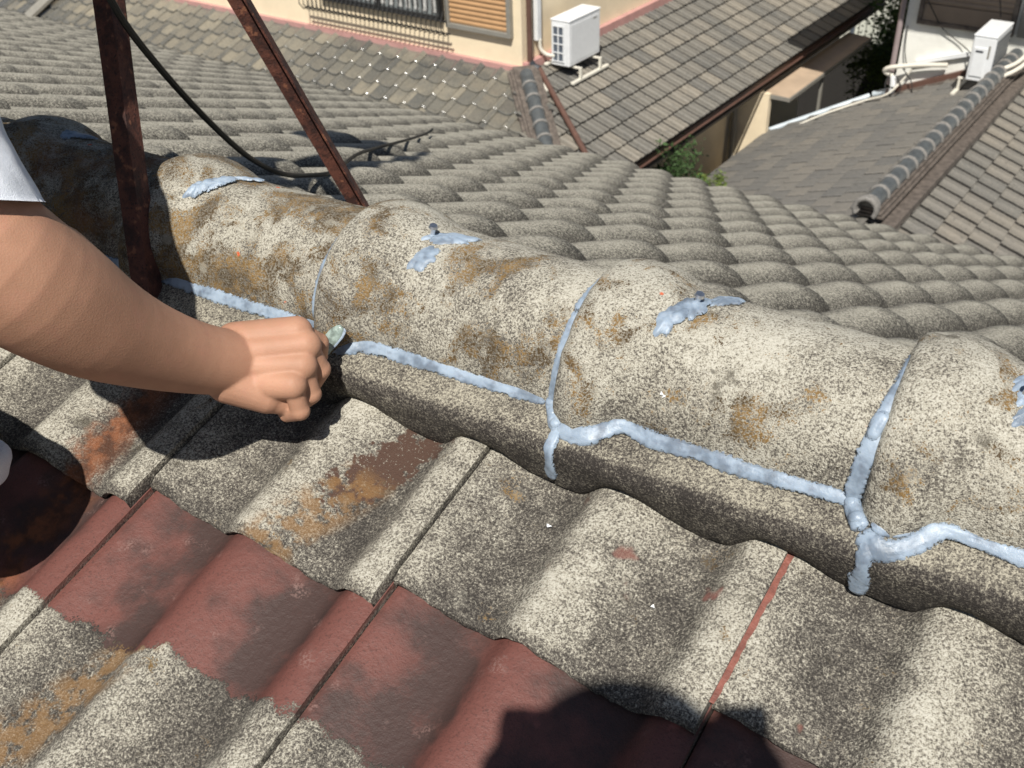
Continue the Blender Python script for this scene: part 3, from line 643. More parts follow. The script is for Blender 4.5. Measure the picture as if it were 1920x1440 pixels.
# --- the worker: right arm in view, the rest of him left of the picture
A = at
wrist = A(418, 677, .985)
E1 = A(20, 545, .80)
_c = [(-300, -50, .79, .056), (-228, 210, .78, .052), (-100, 400, .775, .055), (-35, 470, .778, .0555), (30, 517, .795, .0545), (103, 561, .830, .0530), (160, 598, .857, .0495), (215, 625, .885, .0440), (270, 645, .913, .0398), (322, 661, .94, .0362), (365, 671, .962, .0336), (402, 678, .98, .0318), (440, 682, .998, .0310)]
_q = resample([np.append(A(a_, b_, c_), r_) for a_, b_, c_, r_ in _c], .012)
for _k in range(3): _q = [_q[0]] + [(_q[i - 1] + 2 * _q[i] + _q[i + 1]) / 4 for i in range(1, len(_q) - 1)] + [_q[-1]]
arm = [('tube', [q[:3] for q in _q], [q[3] for q in _q])]
arm += [(A(95, 490, .83), A(235, 590, .90), .033, .026), (_q[-1][:3], _q[-1][:3] + [.002, 0, 0], .029, .029)]
# faint veins and the ridge of the forearm bone
for vq, vr in (([(300, 600, .918), (345, 640, .935), (390, 660, .952), (430, 652, .966), (480, 640, .976)], .0016), ([(180, 560, .842), (240, 612, .868), (300, 652, .898), (350, 690, .925)], .0017), ([(430, 690, .962), (470, 682, .972), (510, 690, .978)], .0014)):
    vv = resample([A(*q) for q in vq], .006)
    arm += [(vv[i], vv[i + 1], vr, vr) for i in range(0)]
V_ = lambda a, b: np.asarray(b) - np.asarray(a)
view = CAMROT @ np.array([0, 0, 1.0])            # towards the photographer
# metacarpal heads and joints of the four fingers, index first
mcp = [A(556, 622, 1.000), A(572, 648, .996), A(566, 686, .992), A(548, 722, .985)]
pip = [A(597, 643, 1.026), A(600, 692, 1.016), A(584, 738, 1.008), A(563, 770, .998)]
dip = [A(600, 668, 1.052), A(590, 716, 1.044), A(566, 756, 1.034), A(538, 778, 1.016)]
tip = [A(584, 678, 1.062), A(566, 712, 1.060), A(545, 745, 1.052), A(528, 768, 1.036)]
cmc = [A(440, 640, 1.000), A(440, 665, .994), A(440, 690, .994), A(442, 716, 1.000)]
hand = []
for k in range(4):
    r0 = [.0130, .0132, .0124, .0115][k]; r1 = [.0100, .0103, .0097, .0092][k]
    hand += [(cmc[k], mcp[k], .0190, r0 + .0028), (mcp[k], pip[k], r0 - .0012, r1), (pip[k], dip[k], r1 + .0006, r1 - .0018), (dip[k], tip[k], r1 - .0016, r1 - .0030)]
    hand += [(mcp[k] + view * .0028, mcp[k] + view * .0028, r0 - .0022, r0 - .0022)]          # knuckle
    hand += [(cmc[k] + view * .0095, mcp[k] + view * .0042, .0042, .0062)]                       # tendon
hand += [(A(440, 680, .998), A(520, 670, 1.015), .026, .024), (A(440, 700, 1.01), A(505, 712, 1.02), .022, .019), (A(402, 679, .98), A(450, 640, 1.005), .026, .019), (A(402, 679, .98), A(455, 720, 1.005), .026, .019)]
# thumb under the index finger, heel of the hand at the near side
hand += [(A(455, 655, 1.02), A(530, 640, 1.05), .020, .0155), (A(530, 640, 1.05), A(590, 652, 1.062), .0145, .0115), (A(430, 712, .990), A(500, 738, 1.000), .0235, .0200), (A(500, 738, 1.0), A(532, 752, 1.008), .0190, .0140), (A(440, 660, 1.0), A(520, 640, 1.01), .024, .020)]
def skin_disp(p):
    return .0003 * mnoise.noise(p * 24)
def relax(me, co, wgt, it):
    """even out the forearm: neighbour averaging, weighted per vertex"""
    e = np.empty(len(me.edges) * 2, dtype=np.int64); me.edges.foreach_get('vertices', e); e = e.reshape(-1, 2); n = len(co)
    deg = np.bincount(e.ravel(), minlength=n).astype(float)[:, None]
    for _ in range(it):
        acc = np.stack([np.bincount(e[:, 0], co[e[:, 1], k], n) + np.bincount(e[:, 1], co[e[:, 0], k], n) for k in range(3)], 1)
        co = co + (acc / np.maximum(deg, 1) - co) * wgt[:, None] * .6
    return co
hm = blob('hand', arm + hand, .0015, None, None, 5, disp=skin_disp)
hm = (hm[0], relax(hm[0], hm[1], np.clip((.292 - hm[1][:, 0]) / .03, 0, 1), 60))
# rest of the body
sh_r = A(-300, -50, .79); sh_l = sh_r + np.array([-.30, .24, .06]); neck = (sh_r + sh_l) / 2 + np.array([-.02, 0, .05]); head = neck + np.array([.045, .03, .20]); pel = np.array([-.42, -.50, .10])
body = [(sh_r, sh_l, .062, .062), (neck, neck + [.01, .01, .09], .056, .056), ((sh_r + sh_l) / 2, (pel + neck) / 2, .10, .115), ((pel + neck) / 2, pel, .115, .12),
        (head, head + [.0, .0, .03], .085, .088), (head + [.03, -.0, -.05], head + [.05, 0, -.06], .055, .045),
        (sh_l, sh_l + [-.02, .13, .16], .05, .042), (sh_l + [-.02, .13, .16], APX + [-.02, -.03, .48], .04, .026), (APX + [-.02, -.03, .48], APX + [-.0, -.0, .53], .03, .03),
        (pel, at(-228, 845, .90), .085, .055), (at(-228, 845, .90), pel + [.10, -.16, -.17], .058, .045), (pel + [.10, -.16, -.17], pel + [.26, -.18, -.215], .036, .028),
        (pel, pel + [.10, .16, .05], .085, .06), (pel + [.10, .16, .05], pel + [-.2, .12, -.14], .055, .04), (pel + [-.2, .12, -.14], pel + [-.05, .14, -.20], .035, .028)]
for k in range(4):       # fingers of the left hand closed round the mast
    c = APX + [0, 0, .505 + .018 * k]
    body += [(c + [-.022, -.026, 0], c + [.012, -.028, 0], .0095, .009), (c + [.012, -.028, 0], c + [.026, -.004, 0], .009, .0085), (c + [.026, -.004, 0], c + [.008, .022, 0], .0085, .0075)]
body += [(APX + [-.02, -.02, .50], APX + [-.014, .024, .51], .011, .009)]
# face: nose, lips, ears
f = np.array([.80, .35, -.35]); f /= np.linalg.norm(f); sd = np.cross(f, [0, 0, 1.]); sd /= np.linalg.norm(sd); upf = np.cross(sd, f)
body += [(head + f * .088 + upf * .0, head + f * .105 - upf * .022, .010, .013), (head + f * .088 - upf * .045 - sd * .014, head + f * .088 - upf * .045 + sd * .014, .009, .009), (head + sd * .086, head + sd * .092 - upf * .03, .012, .008), (head - sd * .086, head - sd * .092 - upf * .03, .012, .008)]
bm_ = blob('body', body, .0075, None, None, 3)
worker = thing('person', tuple(pel + [0, 0, -.25]), 'crouching worker with a bare tanned forearm and pale blue sleeve smoothing sealant on the ridge', 'person')
wb = finish('body', [hm, bm_], MAT['skin'], worker)
# shirt: torso and short sleeves
def cloth_disp(p): return .0050 * mnoise.noise(p * 11) + .0035 * abs(mnoise.noise(Vector((p.x * 30, p.y * 30, p.z * 9)))) + .0012 * mnoise.noise(p * 60)
sl_end = [A(-101, 446, .775), A(-190, 262, .78)]
shirt = [(sl_end[0], sl_end[1], .0740, .0740), (sl_end[1], sh_r, .0740, .080), (sh_r, sh_l, .082, .082), ((sh_r + sh_l) / 2, (pel + neck) / 2, .13, .14), ((pel + neck) / 2, pel + [0, 0, .02], .14, .14), (sh_r * .6 + pel * .4, pel + [.04, -.03, .03], .10, .10), (sh_l, sh_l + [-.02, .11, .13], .068, .062)]
sb = blob('shirt', shirt, .006, None, None, 4, disp=cloth_disp)
hem_p, hem_a, hem_b = A(-60, 372, .76), A(78, 378, .78), A(-60, 372, .95)
hn = np.cross(hem_a - hem_p, hem_b - hem_p); hn /= np.linalg.norm(hn)
if hn @ (A(-60, 600, .775) - hem_p) < 0: hn = -hn
dst = (sb[1] - hem_p) @ hn; near = np.linalg.norm(sb[1] - A(-86, 440, .775), axis=1) < .16; k_ = near & (dst > 0)
sb[1][k_] -= hn * (dst[k_] - .0)[:, None]
finish('shirt', [sb], MAT['shirt'], worker, None)
# open cuff of the short sleeve
def cuff(c, d, r, L, mat, parent, nm='sleeve_cuff'):
    d = d / np.linalg.norm(d); a = np.cross(d, [0, 0, 1.]); a /= np.linalg.norm(a); b = np.cross(d, a); n = 48; vs = []
    prof_ = [(-L, r * 1.0), (-L * .5, r * 1.01), (-.001, r * 1.035), (0, r * 1.02), (-.002, r * .985), (-L * .8, r * .96)]
    for (o_, rr) in prof_:
        for k in range(n):
            th = 2 * math.pi * k / n; q = rr * (1 + .02 * math.sin(th * 3 + 1) + .012 * math.sin(th * 7)); vs.append(c + d * (o_ + .004 * math.sin(th * 2)) + (a * math.cos(th) + b * math.sin(th)) * q)
    fs = [(j * n + k, j * n + (k + 1) % n, (j + 1) * n + (k + 1) % n, (j + 1) * n + k) for j in range(len(prof_) - 1) for k in range(n)]
    return obj(nm, vs, fs, mat, parent, True)
dd = A(-73, 385, .775) - A(-106, 240, .775)
pants = [(pel, at(-228, 845, .90), .105, .080), (at(-228, 845, .90), pel + [.10, -.16, -.15], .078, .052), (pel, pel + [.10, .16, .05], .10, .076), (pel + [.10, .16, .05], pel + [-.2, .12, -.12], .07, .052), (pel + [-.05, -.04, 0], pel + [0, .05, 0], .13, .12)]
finish('trousers', [blob('trousers', pants, .009, None, None, 3, disp=cloth_disp)], MAT['pants'], worker)
glv = blob('glove', [(at(-14, 855, 1.00), at(-16, 885, 1.01), .016, .014), (at(-70, 840, 1.0), at(-20, 858, 1.00), .02, .016)], .003, None, None, 2, disp=cloth_disp)
finish('shirt_tail', [glv], MAT['shirt'], worker)
finish('hair', [blob('hair', [(head + upf * .03 - f * .02, head + upf * .03 - f * .03, .094, .094), (head - f * .04, head - f * .045 - upf * .03, .078, .07)], .006, None, None, 2)], MAT['hair'], worker)
# --- the little spatula in his fingers
sp = thing('spatula', tuple(A(600, 655, 1.06)), 'small translucent green plastic spatula held between finger and thumb above the sealant', 'spatula')
p0, p1 = A(600, 662, 1.055), A(641, 612, 1.048); t = p1 - p0; L = np.linalg.norm(t); t /= L; a = np.cross(t, view); a /= np.linalg.norm(a); nn = np.cross(a, t)
vs = []; fs = []; n = 14
for s_ in (0, 1):
    for i in range(n + 1):
        u_ = i / n; wd = .0075 * (1 if u_ < .6 else math.sqrt(max(.02, 1 - ((u_ - .6) / .42) ** 2)))
        for e in (-1, 0, 1): vs.append(p0 + t * L * u_ + a * wd * e + nn * ((.0016 if s_ else -.0008) - .0012 * abs(e)))
m_ = 3 * (n + 1)
for i in range(n):
    for e in (0, 1):
        fs.append((i * 3 + e, i * 3 + e + 1, i * 3 + e + 4, i * 3 + e + 3)); fs.append(tuple(m_ + q for q in (i * 3 + e, i * 3 + e + 3, i * 3 + e + 4, i * 3 + e + 1)))
    fs.append((i * 3, i * 3 + 3, m_ + i * 3 + 3, m_ + i * 3)); fs.append((i * 3 + 2, m_ + i * 3 + 2, m_ + i * 3 + 5, i * 3 + 5))
fs.append((n * 3, n * 3 + 1, m_ + n * 3 + 1, m_ + n * 3)); fs.append((n * 3 + 1, n * 3 + 2, m_ + n * 3 + 2, m_ + n * 3 + 1))
obj('blade', vs, fs, MAT['clear'], sp, True)
m = MB(); m.tube([p0 + t * .004, p0 - t * .012 - nn * .004], [.0048, .0042], 10); m.build('handle', MAT['black'], sp, True)
kb = bead([tuple(p0 + t * .008 + a * .006) + (.0016,), tuple(p0 + t * .03 + a * .0062) + (.0020,), tuple(p1 + a * .003) + (.0022,)], lambda p: view, parent=sp, name='sealant_smear')

# --- the photographer behind the camera
CAMP = CAM - np.array(SUN) * .28
fw = -view; rt = CAMROT @ np.array([1., 0, 0]); upc = CAMROT @ np.array([0, 1., 0])
ph = thing('phone', tuple(CAMP - fw * .016), 'dark smartphone held level in both hands behind the viewpoint', 'phone')
m = MB(); o = CAMP - fw * .016 - rt * .072 - upc * .035; m.box(o, rt * .150, upc * .072, fw * .008, .003); m.build('case', MAT['dark'], ph)
m = MB(); m.bar(CAMP - fw * .0085, CAMP - fw * .006, .007, n=16); m.build('lens', MAT['black'], ph, True)
pc = CAMP - fw * .012
hc = CAMP - fw * .30 + upc * .10; nk = hc + np.array([.02, -.03, -.19]); shR = nk + rt * .20 + [0, 0, -.05]; shL = nk - rt * .20 + [0, 0, -.05]; plv = np.array([1.25, -1.42, -.02])
hR = pc + rt * .088 + upc * .008; hL = pc - rt * .085 + upc * .008
eR = (shR + hR) / 2 + np.array([.04, -.02, -.20]) + rt * .10; eL = (shL + hL) / 2 + np.array([0, -.02, -.20]) - rt * .06
pb = [(hc, hc + [0, 0, .03], .085, .090), (nk, nk + [0, 0, .1], .056, .054), (shR, shL, .06, .06), ((shR + shL) / 2 + [0, 0, -.04], plv, .13, .12), (shR, eR, .048, .038), (shL, eL, .048, .038), (eR, hR - fw * .05, .037, .026), (eL, hL - fw * .05, .037, .026),
      (plv, plv + [-.10, .32, .10], .085, .06), (plv + [-.10, .32, .10], plv + [.0, .10, -.33], .055, .042), (plv + [.0, .10, -.33], plv + [-.02, .30, -.30], .036, .028), (plv, plv + [.22, .26, .10], .085, .06), (plv + [.22, .26, .10], plv + [.24, .04, -.33], .055, .042), (plv + [.24, .04, -.33], plv + [.25, .22, -.30], .036, .028),
      (hc + fw * .088, hc + fw * .104 - upc * .022, .010, .013), (hc + fw * .086 - upc * .045 - rt * .014, hc + fw * .086 - upc * .045 + rt * .014, .009, .009), (hc + rt * .088, hc + rt * .092 - upc * .03, .012, .008), (hc - rt * .088, hc - rt * .092 - upc * .03, .012, .008)]
for hh, sgn in ((hR, 1), (hL, -1)):
    pb += [(hh - fw * .045 - upc * .01, hh - fw * .018 + rt * sgn * .012, .028, .022)]
    for k in range(4):
        q = hh + upc * (.032 - .018 * k) + rt * sgn * .014
        pb += [(q - fw * .014, q + fw * .010, .0088, .0082), (q + fw * .010, q + fw * .011 - rt * sgn * .030, .0082, .0070)]
    pb += [(hh - fw * .03 + upc * .02, hh - fw * .014 + upc * .035 - rt * sgn * .02, .0105, .009)]
photog = thing('person', tuple(plv + [0, 0, -.3]), 'photographer crouching behind the viewpoint in a black shirt holding the phone', 'person')
finish('body', [blob('photographer', pb, .0065, None, None, 2)], MAT['skin'], photog)
finish('shirt', [blob('ps', [(shR, shL, .085, .085), ((shR + shL) / 2 + [0, 0, -.05], plv, .155, .145), (shR, (shR + eR) / 2, .066, .060), (shL, (shL + eL) / 2, .066, .060)], .009, None, None, 3, disp=cloth_disp)], MAT['black_shirt'], photog)
finish('trousers', [blob('pt', [(plv, plv + [-.10, .32, .10], .105, .076), (plv + [-.10, .32, .10], plv + [.0, .10, -.31], .07, .054), (plv, plv + [.22, .26, .10], .105, .076), (plv + [.22, .26, .10], plv + [.24, .04, -.31], .07, .054)], .010, None, None, 3, disp=cloth_disp)], MAT['pants'], photog)
finish('hair', [blob('phair', [(hc + upc * .03 - fw * .02, hc + upc * .03 - fw * .03, .096, .096)], .008, None, None, 2)], MAT['hair'], photog)

# ------------------------------------------------------------------ neighbours' houses
def slope_tiles(parent, me_list, org, across, up, nrm, cols, rows, w_, expo, test, jit=.0025, tilt=3.5):
    """rows of tiles from the eave up; org = lower corner, across/up/nrm unit vectors (right-handed)"""
    n = 0; across, up, nrm = (np.asarray(q, float) for q in (across, up, nrm)); ct, st_ = math.cos(R_(tilt)), math.sin(R_(tilt))
    up2 = up * ct - nrm * st_; n2 = nrm * ct + up * st_
    for r in range(rows):
        for c in range(cols):
            p = org + across * (c * w_) + up * (r * expo)
            if not test(p + across * w_ / 2 + up * expo / 2): continue
            p = p + nrm * (expo * st_ + rng.uniform(-jit, jit)) + up * rng.uniform(-jit, jit)
            m = Matrix.Identity(4); a2 = across + n2 * rng.uniform(-.006, .006)
            for i in range(3): m[i][0], m[i][1], m[i][2], m[i][3] = a2[i], up2[i], n2[i], p[i]
            link('roof_tile', me_list[(r * 7 + c * 3) % len(me_list)], parent, m); n += 1
    return n
def extr_tile(name, prof_pts, L, thick, mat, bow=0.0, skew=0.0, rnd=.004):
    """a cross profile (x, z) run up the slope with a rounded lower edge"""
    ys = [(.003, -thick), (0, -thick * .4), (rnd * .4, -rnd * .3), (rnd * 1.5, 0), (L, 0)]; vs = []; n = len(prof_pts); W = prof_pts[-1][0]
    for yy, dz in ys:
        for (x, z) in prof_pts: vs.append((x, yy + (bow * (1 - (2 * x / W - 1) ** 2) * -1 if yy < L else 0) + skew * x, z + dz))
    fs = [(j * n + i, j * n + i + 1, (j + 1) * n + i + 1, (j + 1) * n + i) for j in range(len(ys) - 1) for i in range(n - 1)]
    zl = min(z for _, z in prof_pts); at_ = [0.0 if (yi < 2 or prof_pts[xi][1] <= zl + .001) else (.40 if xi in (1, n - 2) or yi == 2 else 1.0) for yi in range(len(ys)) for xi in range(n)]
    return mesh(name, vs, fs, mat, True, {'face': at_}, auto=40)
SL = .445; CS = 1 / math.sqrt(1 + SL * SL); SN = SL * CS
Z3 = np.array([0, 0, 1.])
# cream house -------------------------------------------------------------
cream = thing('cream_house', tuple(uvz(-8, 12, -8.2)), 'cream stuccoed house with pink flashing, an orange-tan roller shutter and glazed grey tiled lower roofs', 'house')
mb = MB(); mb.box(uvz(-17, 9.14, -8.2), U * 10.9, V * 9, Z3 * 8.6); mb.build('wall', MAT['cream'], cream)
mb = MB(); mb.box(uvz(-17, 9.07, -3.53), U * 10.98, V * .07, Z3 * .125); mb.box(uvz(-17, 9.045, -3.575), U * 11.0, V * .095, Z3 * .045); mb.build('flashing', MAT['pink'], cream)
mb = MB(); mb.box(uvz(-6.097, 9.14, -3.53), U * .075, V * 8.9, Z3 * .17); mb.box(uvz(-6.097, 9.14, -3.58), U * .10, V * 8.9, Z3 * .05); mb.build('flashing', MAT['pink'], cream)
# roof R (falls to the right) and roof L (falls towards us), hip between
rf = deck('roof', [uvz(-6.1, 9.1, -3.52), uvz(-4.50, 7.5, -4.24), uvz(-4.50, 17.6, -4.24), uvz(-6.1, 17.6, -3.52)], MAT['deck'], cream, .03)
nr = np.array(U * SN + Z3 * CS); upR = -U * CS + Z3 * SN; acR = np.cross(upR, nr)
tR = [extr_tile('roof_tile', [(0, -.03), (.004, .010), (.03, .018), (.05, .004), (.12, .003), (.135, .016), (.155, .016), (.17, .003), (.225, .003), (.238, .010), (.248, .009), (.254, -.03)], .29, .040, MAT['flatR'], bow=.004 * q, rnd=.008) for q in (0, 1)]
o = uvz(-4.43, 7.3, -3.47 - SL * (1.64) + .015)
if acR.dot(V) < 0: o = uvz(-4.43, 17.5, -3.47 - SL * 1.64 + .015)
nR = slope_tiles(rf, tR, o, acR, upR, nr, 38, 7, .269, .262, lambda p: p @ U > -6.07 + max(0, 9.1 - p @ V) - .06 and p @ V > 7.45, tilt=6)
rl = deck('roof', [uvz(-17, 9.1, -3.52), uvz(-17, 7.1, -4.41), uvz(-4.1, 7.1, -4.41), uvz(-6.1, 9.1, -3.52)], MAT['deck'], cream, .03)
nl = -V * SN + Z3 * CS; upL = V * CS + Z3 * SN; acL = np.cross(upL, nl)
pl_ = []
for i in range(21):
    s = i / 20; pl_.append((s * .300, .030 * math.exp(-((s - .80) / .12) ** 2) + .010 * (1 - abs(2 * ((s - .40)) / .9)) * 0 + .004))
def pan_mesh(k):
    ys = [(.012, -.026), (.003, -.018), (.0, -.010), (.004, -.004), (.013, -.001), (.028, 0), (.08, 0), (.28, 0)]; vs = []; n = len(pl_)
    for yy, dz in ys:
        for (x, z) in pl_:
            s = x / .3; bow = -.032 * math.sin(math.pi * min(1, max(0, s / .85))) if yy < .05 else 0
            vs.append((x, yy + bow, z + dz))
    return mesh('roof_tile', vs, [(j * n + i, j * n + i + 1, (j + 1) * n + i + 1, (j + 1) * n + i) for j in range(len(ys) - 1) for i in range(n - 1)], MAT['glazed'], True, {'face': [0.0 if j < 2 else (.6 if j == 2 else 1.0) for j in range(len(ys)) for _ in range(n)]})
tL = [pan_mesh(0)]
oL = uvz(-16.9, 7.25, -3.47 + SL * (7.25 - 9.1) + .015) if acL.dot(U) > 0 else uvz(-6, 7.25, -3.47 + SL * (7.25 - 9.1) + .015)
nL = slope_tiles(rl, tL, oL, acL, upL, nl, 42, 9, .303, .226, lambda p: p @ U < -6.07 + (9.1 - p @ V) + .10 and p @ V < 9.1 and p @ U > -16.4 and not (p @ V < 7.6 and p @ U < -10), jit=.003, tilt=5)
print('tiles R', nR, 'L', nL)
def cap_mesh(r, L, mat, name='ridge_cap_tile', ring=True):
    vs = []; fs = []; n = 14; secs = [(0, r * 1.10), (.004, r * 1.14), (.030, r * 1.14), (.036, r * 1.02), (L, r * .97)]
    for (X, rr) in secs:
        for k in range(n + 1): th = R_(-10) + R_(200) * k / n; vs.append((X, -rr * math.cos(th), rr * math.sin(th)))
    fs = [(j * (n + 1) + i + 1, j * (n + 1) + i, (j + 1) * (n + 1) + i, (j + 1) * (n + 1) + i + 1) for j in range(len(secs) - 1) for i in range(n)]; fs.append(tuple(range(n + 1)))
    return mesh(name, vs, fs, mat, True, None, auto=50)
def caps(parent, p, q, r, step, mat, lower, wide=.30, mats=None):
    p, q = np.asarray(p, float), np.asarray(q, float); t = q - p; L = np.linalg.norm(t); t /= L; b = np.cross(Z3, t); b /= np.linalg.norm(b); c = np.cross(t, b); n = int(L / step)
    me = cap_mesh(r, step + .02, mat); lap = cap_mesh(r * 1.03, .012, MAT['mortar'], 'mortar_ring')
    for k in range(n):
        m = Matrix.Identity(4); o = p + t * k * step
        for i in range(3): m[i][0], m[i][1], m[i][2], m[i][3] = t[i], b[i], c[i], o[i]
        link('ridge_cap_tile', me, parent, m)
        m2 = m.copy(); o2 = o - t * .008
        for i in range(3): m2[i][3] = o2[i]
        link('mortar_ring', lap, parent, m2)
    for k, (hw, dz) in enumerate(((wide * .5, -.030), (wide * .62, -.065), (wide * .74, -.10))[:lower]):
        mb = MB(); mb.box(p - b * hw + c * (dz - .02), t * L, b * hw * 2, c * .026, .004); mb.build('noshi_tile', MAT['noshi'], parent)
hp0 = uvz(-6.02, 9.05, -3.335); hp1 = uvz(-4.45, 7.48, -3.335 - SL * 1.57)
caps(cream, hp1, hp0, .078, .235, MAT['hip'], 3, .26)
# eave board and gutter of roof R, lower walls
mb = MB(); mb.box(uvz(-4.53, 7.4, -4.31), U * .05, V * 10.1, Z3 * .06); mb.build('fascia', MAT['brown'], cream)
mb = MB(); mb.tube([uvz(-4.43, 7.4, -4.28), uvz(-4.43, 17.5, -4.28)], .016, 8); mb.build('gutter', MAT['brown'], cream, True)
mb = MB(); mb.box(uvz(-6.0, 7.6, -8.2), U * 1.05, V * 4.95, Z3 * 3.72); mb.box(uvz(-6.0, 12.55, -8.2), U * 1.60, V * .10, Z3 * 3.72); mb.build('lower_wall', MAT['cream'], cream)
mb = MB(); mb.box(uvz(-6.0, 7.5, -4.47), U * 1.47, V * 10, Z3 * .03); mb.build('soffit', MAT['darkwall'], cream)
mb = MB(); mb.bar(uvz(-4.86, 12.50, -8.2), uvz(-4.86, 12.50, -4.5), .035, n=10); mb.build('downpipe', MAT['alu'], cream, True)
# windows
def shutter(parent, u0, u1, z0, z1, v, mat, fmat, slat=.058, flat=0.0):
    fr = MB(); t = .055
    for a in ((u0 - t, z0 - t, u1 - u0 + 2 * t, t), (u0 - t, z1, u1 - u0 + 2 * t, t), (u0 - t, z0, t, z1 - z0), (u1, z0, t, z1 - z0)): fr.box(uvz(a[0], v - .07, a[1]), U * a[2], V * .075, Z3 * a[3], .004)
    win = fr.build('window', fmat, parent); k = 0; z = z0
    if flat: mb = MB(); mb.box(uvz(u0, v - .045, z0), U * (u1 - u0), V * .02, Z3 * flat); mb.build('panel', mat, win); z = z0 + flat + .004
    while z < z1 - .01:
        vs = []; n = 5
        for x in (u0, u1):
            for i in range(n + 1): a = math.pi * i / n; vs.append(uvz(x, v - .030 - .012 * math.sin(a), z + slat * (i / n) * .95))
        obj('slat', vs, [(i, n + 1 + i, n + 2 + i, i + 1) for i in range(n)], mat, win, True); z += slat
    mb = MB(); mb.box(uvz(u0, v - .029, z0), U * (u1 - u0), V * .01, Z3 * (z1 - z0)); mb.build('backing', MAT['dark'], win)
    return win
shutter(cream, -7.13, -6.27, -3.03, -1.9, 9.14, MAT['shutter'], MAT['alu'])
fr = MB(); t = .05
for a in ((-9.30, -3.03, 2.06, t), (-9.30, -1.9, 2.06, t), (-9.30, -3.03, t, 1.15), (-7.29, -3.03, t, 1.15), (-8.30, -3.03, t, 1.15)): fr.box(uvz(a[0], 9.07, a[1]), U * a[2], V * .07, Z3 * a[3], .004)
w1 = fr.build('window', MAT['black'], cream)
mb = MB(); mb.box(uvz(-9.25, 9.115, -2.98), U * 1.95, V * .012, Z3 * 1.08); mb.build('pane', MAT['glass'], w1)
for k in range(14):
    mb = MB(); x = -9.2 + k * .137; mb.box(uvz(x, 9.105, -2.95), U * .07, V * .008, Z3 * 1.04); mb.build('curtain_fold', MAT['curtain'], w1)
rail = MB()
rail.bar(uvz(-9.5, 8.93, -2.97), uvz(-7.05, 8.93, -2.97), .012, n=6); rail.bar(uvz(-9.5, 8.99, -3.13), uvz(-7.05, 8.99, -3.13), .010, n=6); rail.bar(uvz(-9.5, 8.93, -2.2), uvz(-7.05, 8.93, -2.2), .014, n=6)
rg = rail.build('railing', MAT['black'], cream, True)
for k in range(32):
    x = -9.48 + k * .077; mb = MB(); mb.tube([uvz(x, 8.93, -2.2), uvz(x, 8.93, -2.85), uvz(x, 8.88, -2.97), uvz(x, 8.87, -3.06), uvz(x + .015, 8.92, -3.135), uvz(x + .03, 8.99, -3.13)], .0085, 5); mb.build('baluster', MAT['black'], rg, True)
# drainpipe on the corner, carried on down the lower roof
mb = MB(); mb.bar(uvz(-6.045, 9.22, -3.36), uvz(-6.045, 9.22, 0), .034, n=12); mb.build('downpipe', MAT['brown'], cream, True)
mb = MB(); mb.tube([uvz(-6.045, 9.22, -3.36), uvz(-6.01, 9.24, -3.42), uvz(-5.93, 9.25, -3.44)], .045, 12); mb.build('pipe_elbow', MAT['dark'], cream, True)
mb = MB(); mb.bar(uvz(-5.93, 9.25, -3.44), uvz(-4.62, 8.33, -4.00), .034, n=12); mb.build('downpipe', MAT['brown'], cream, True)
mb = MB(); mb.box(uvz(-6.095, 9.37, -3.16), U * .06, V * .085, Z3 * 3.2, .006); mb.build('pipe_cover', MAT['white'], cream)
mb = MB(); mb.tube(resample([uvz(-6.03, 9.2, -3.36), uvz(-6.0, 9.19, -3.45), uvz(-5.85, 9.12, -3.50), uvz(-5.66, 9.02, -3.59)], .03), .014, 8); mb.build('drain_hose', MAT['offwhite'], cream, True)
mb = MB(); mb.box(uvz(-14.9, 7.2, -4.20), U * .21, V * 1.87 + Z3 * 1.87 * SL, Z3 * .05); mb.build('flashing_strip', MAT['alu'], cream)
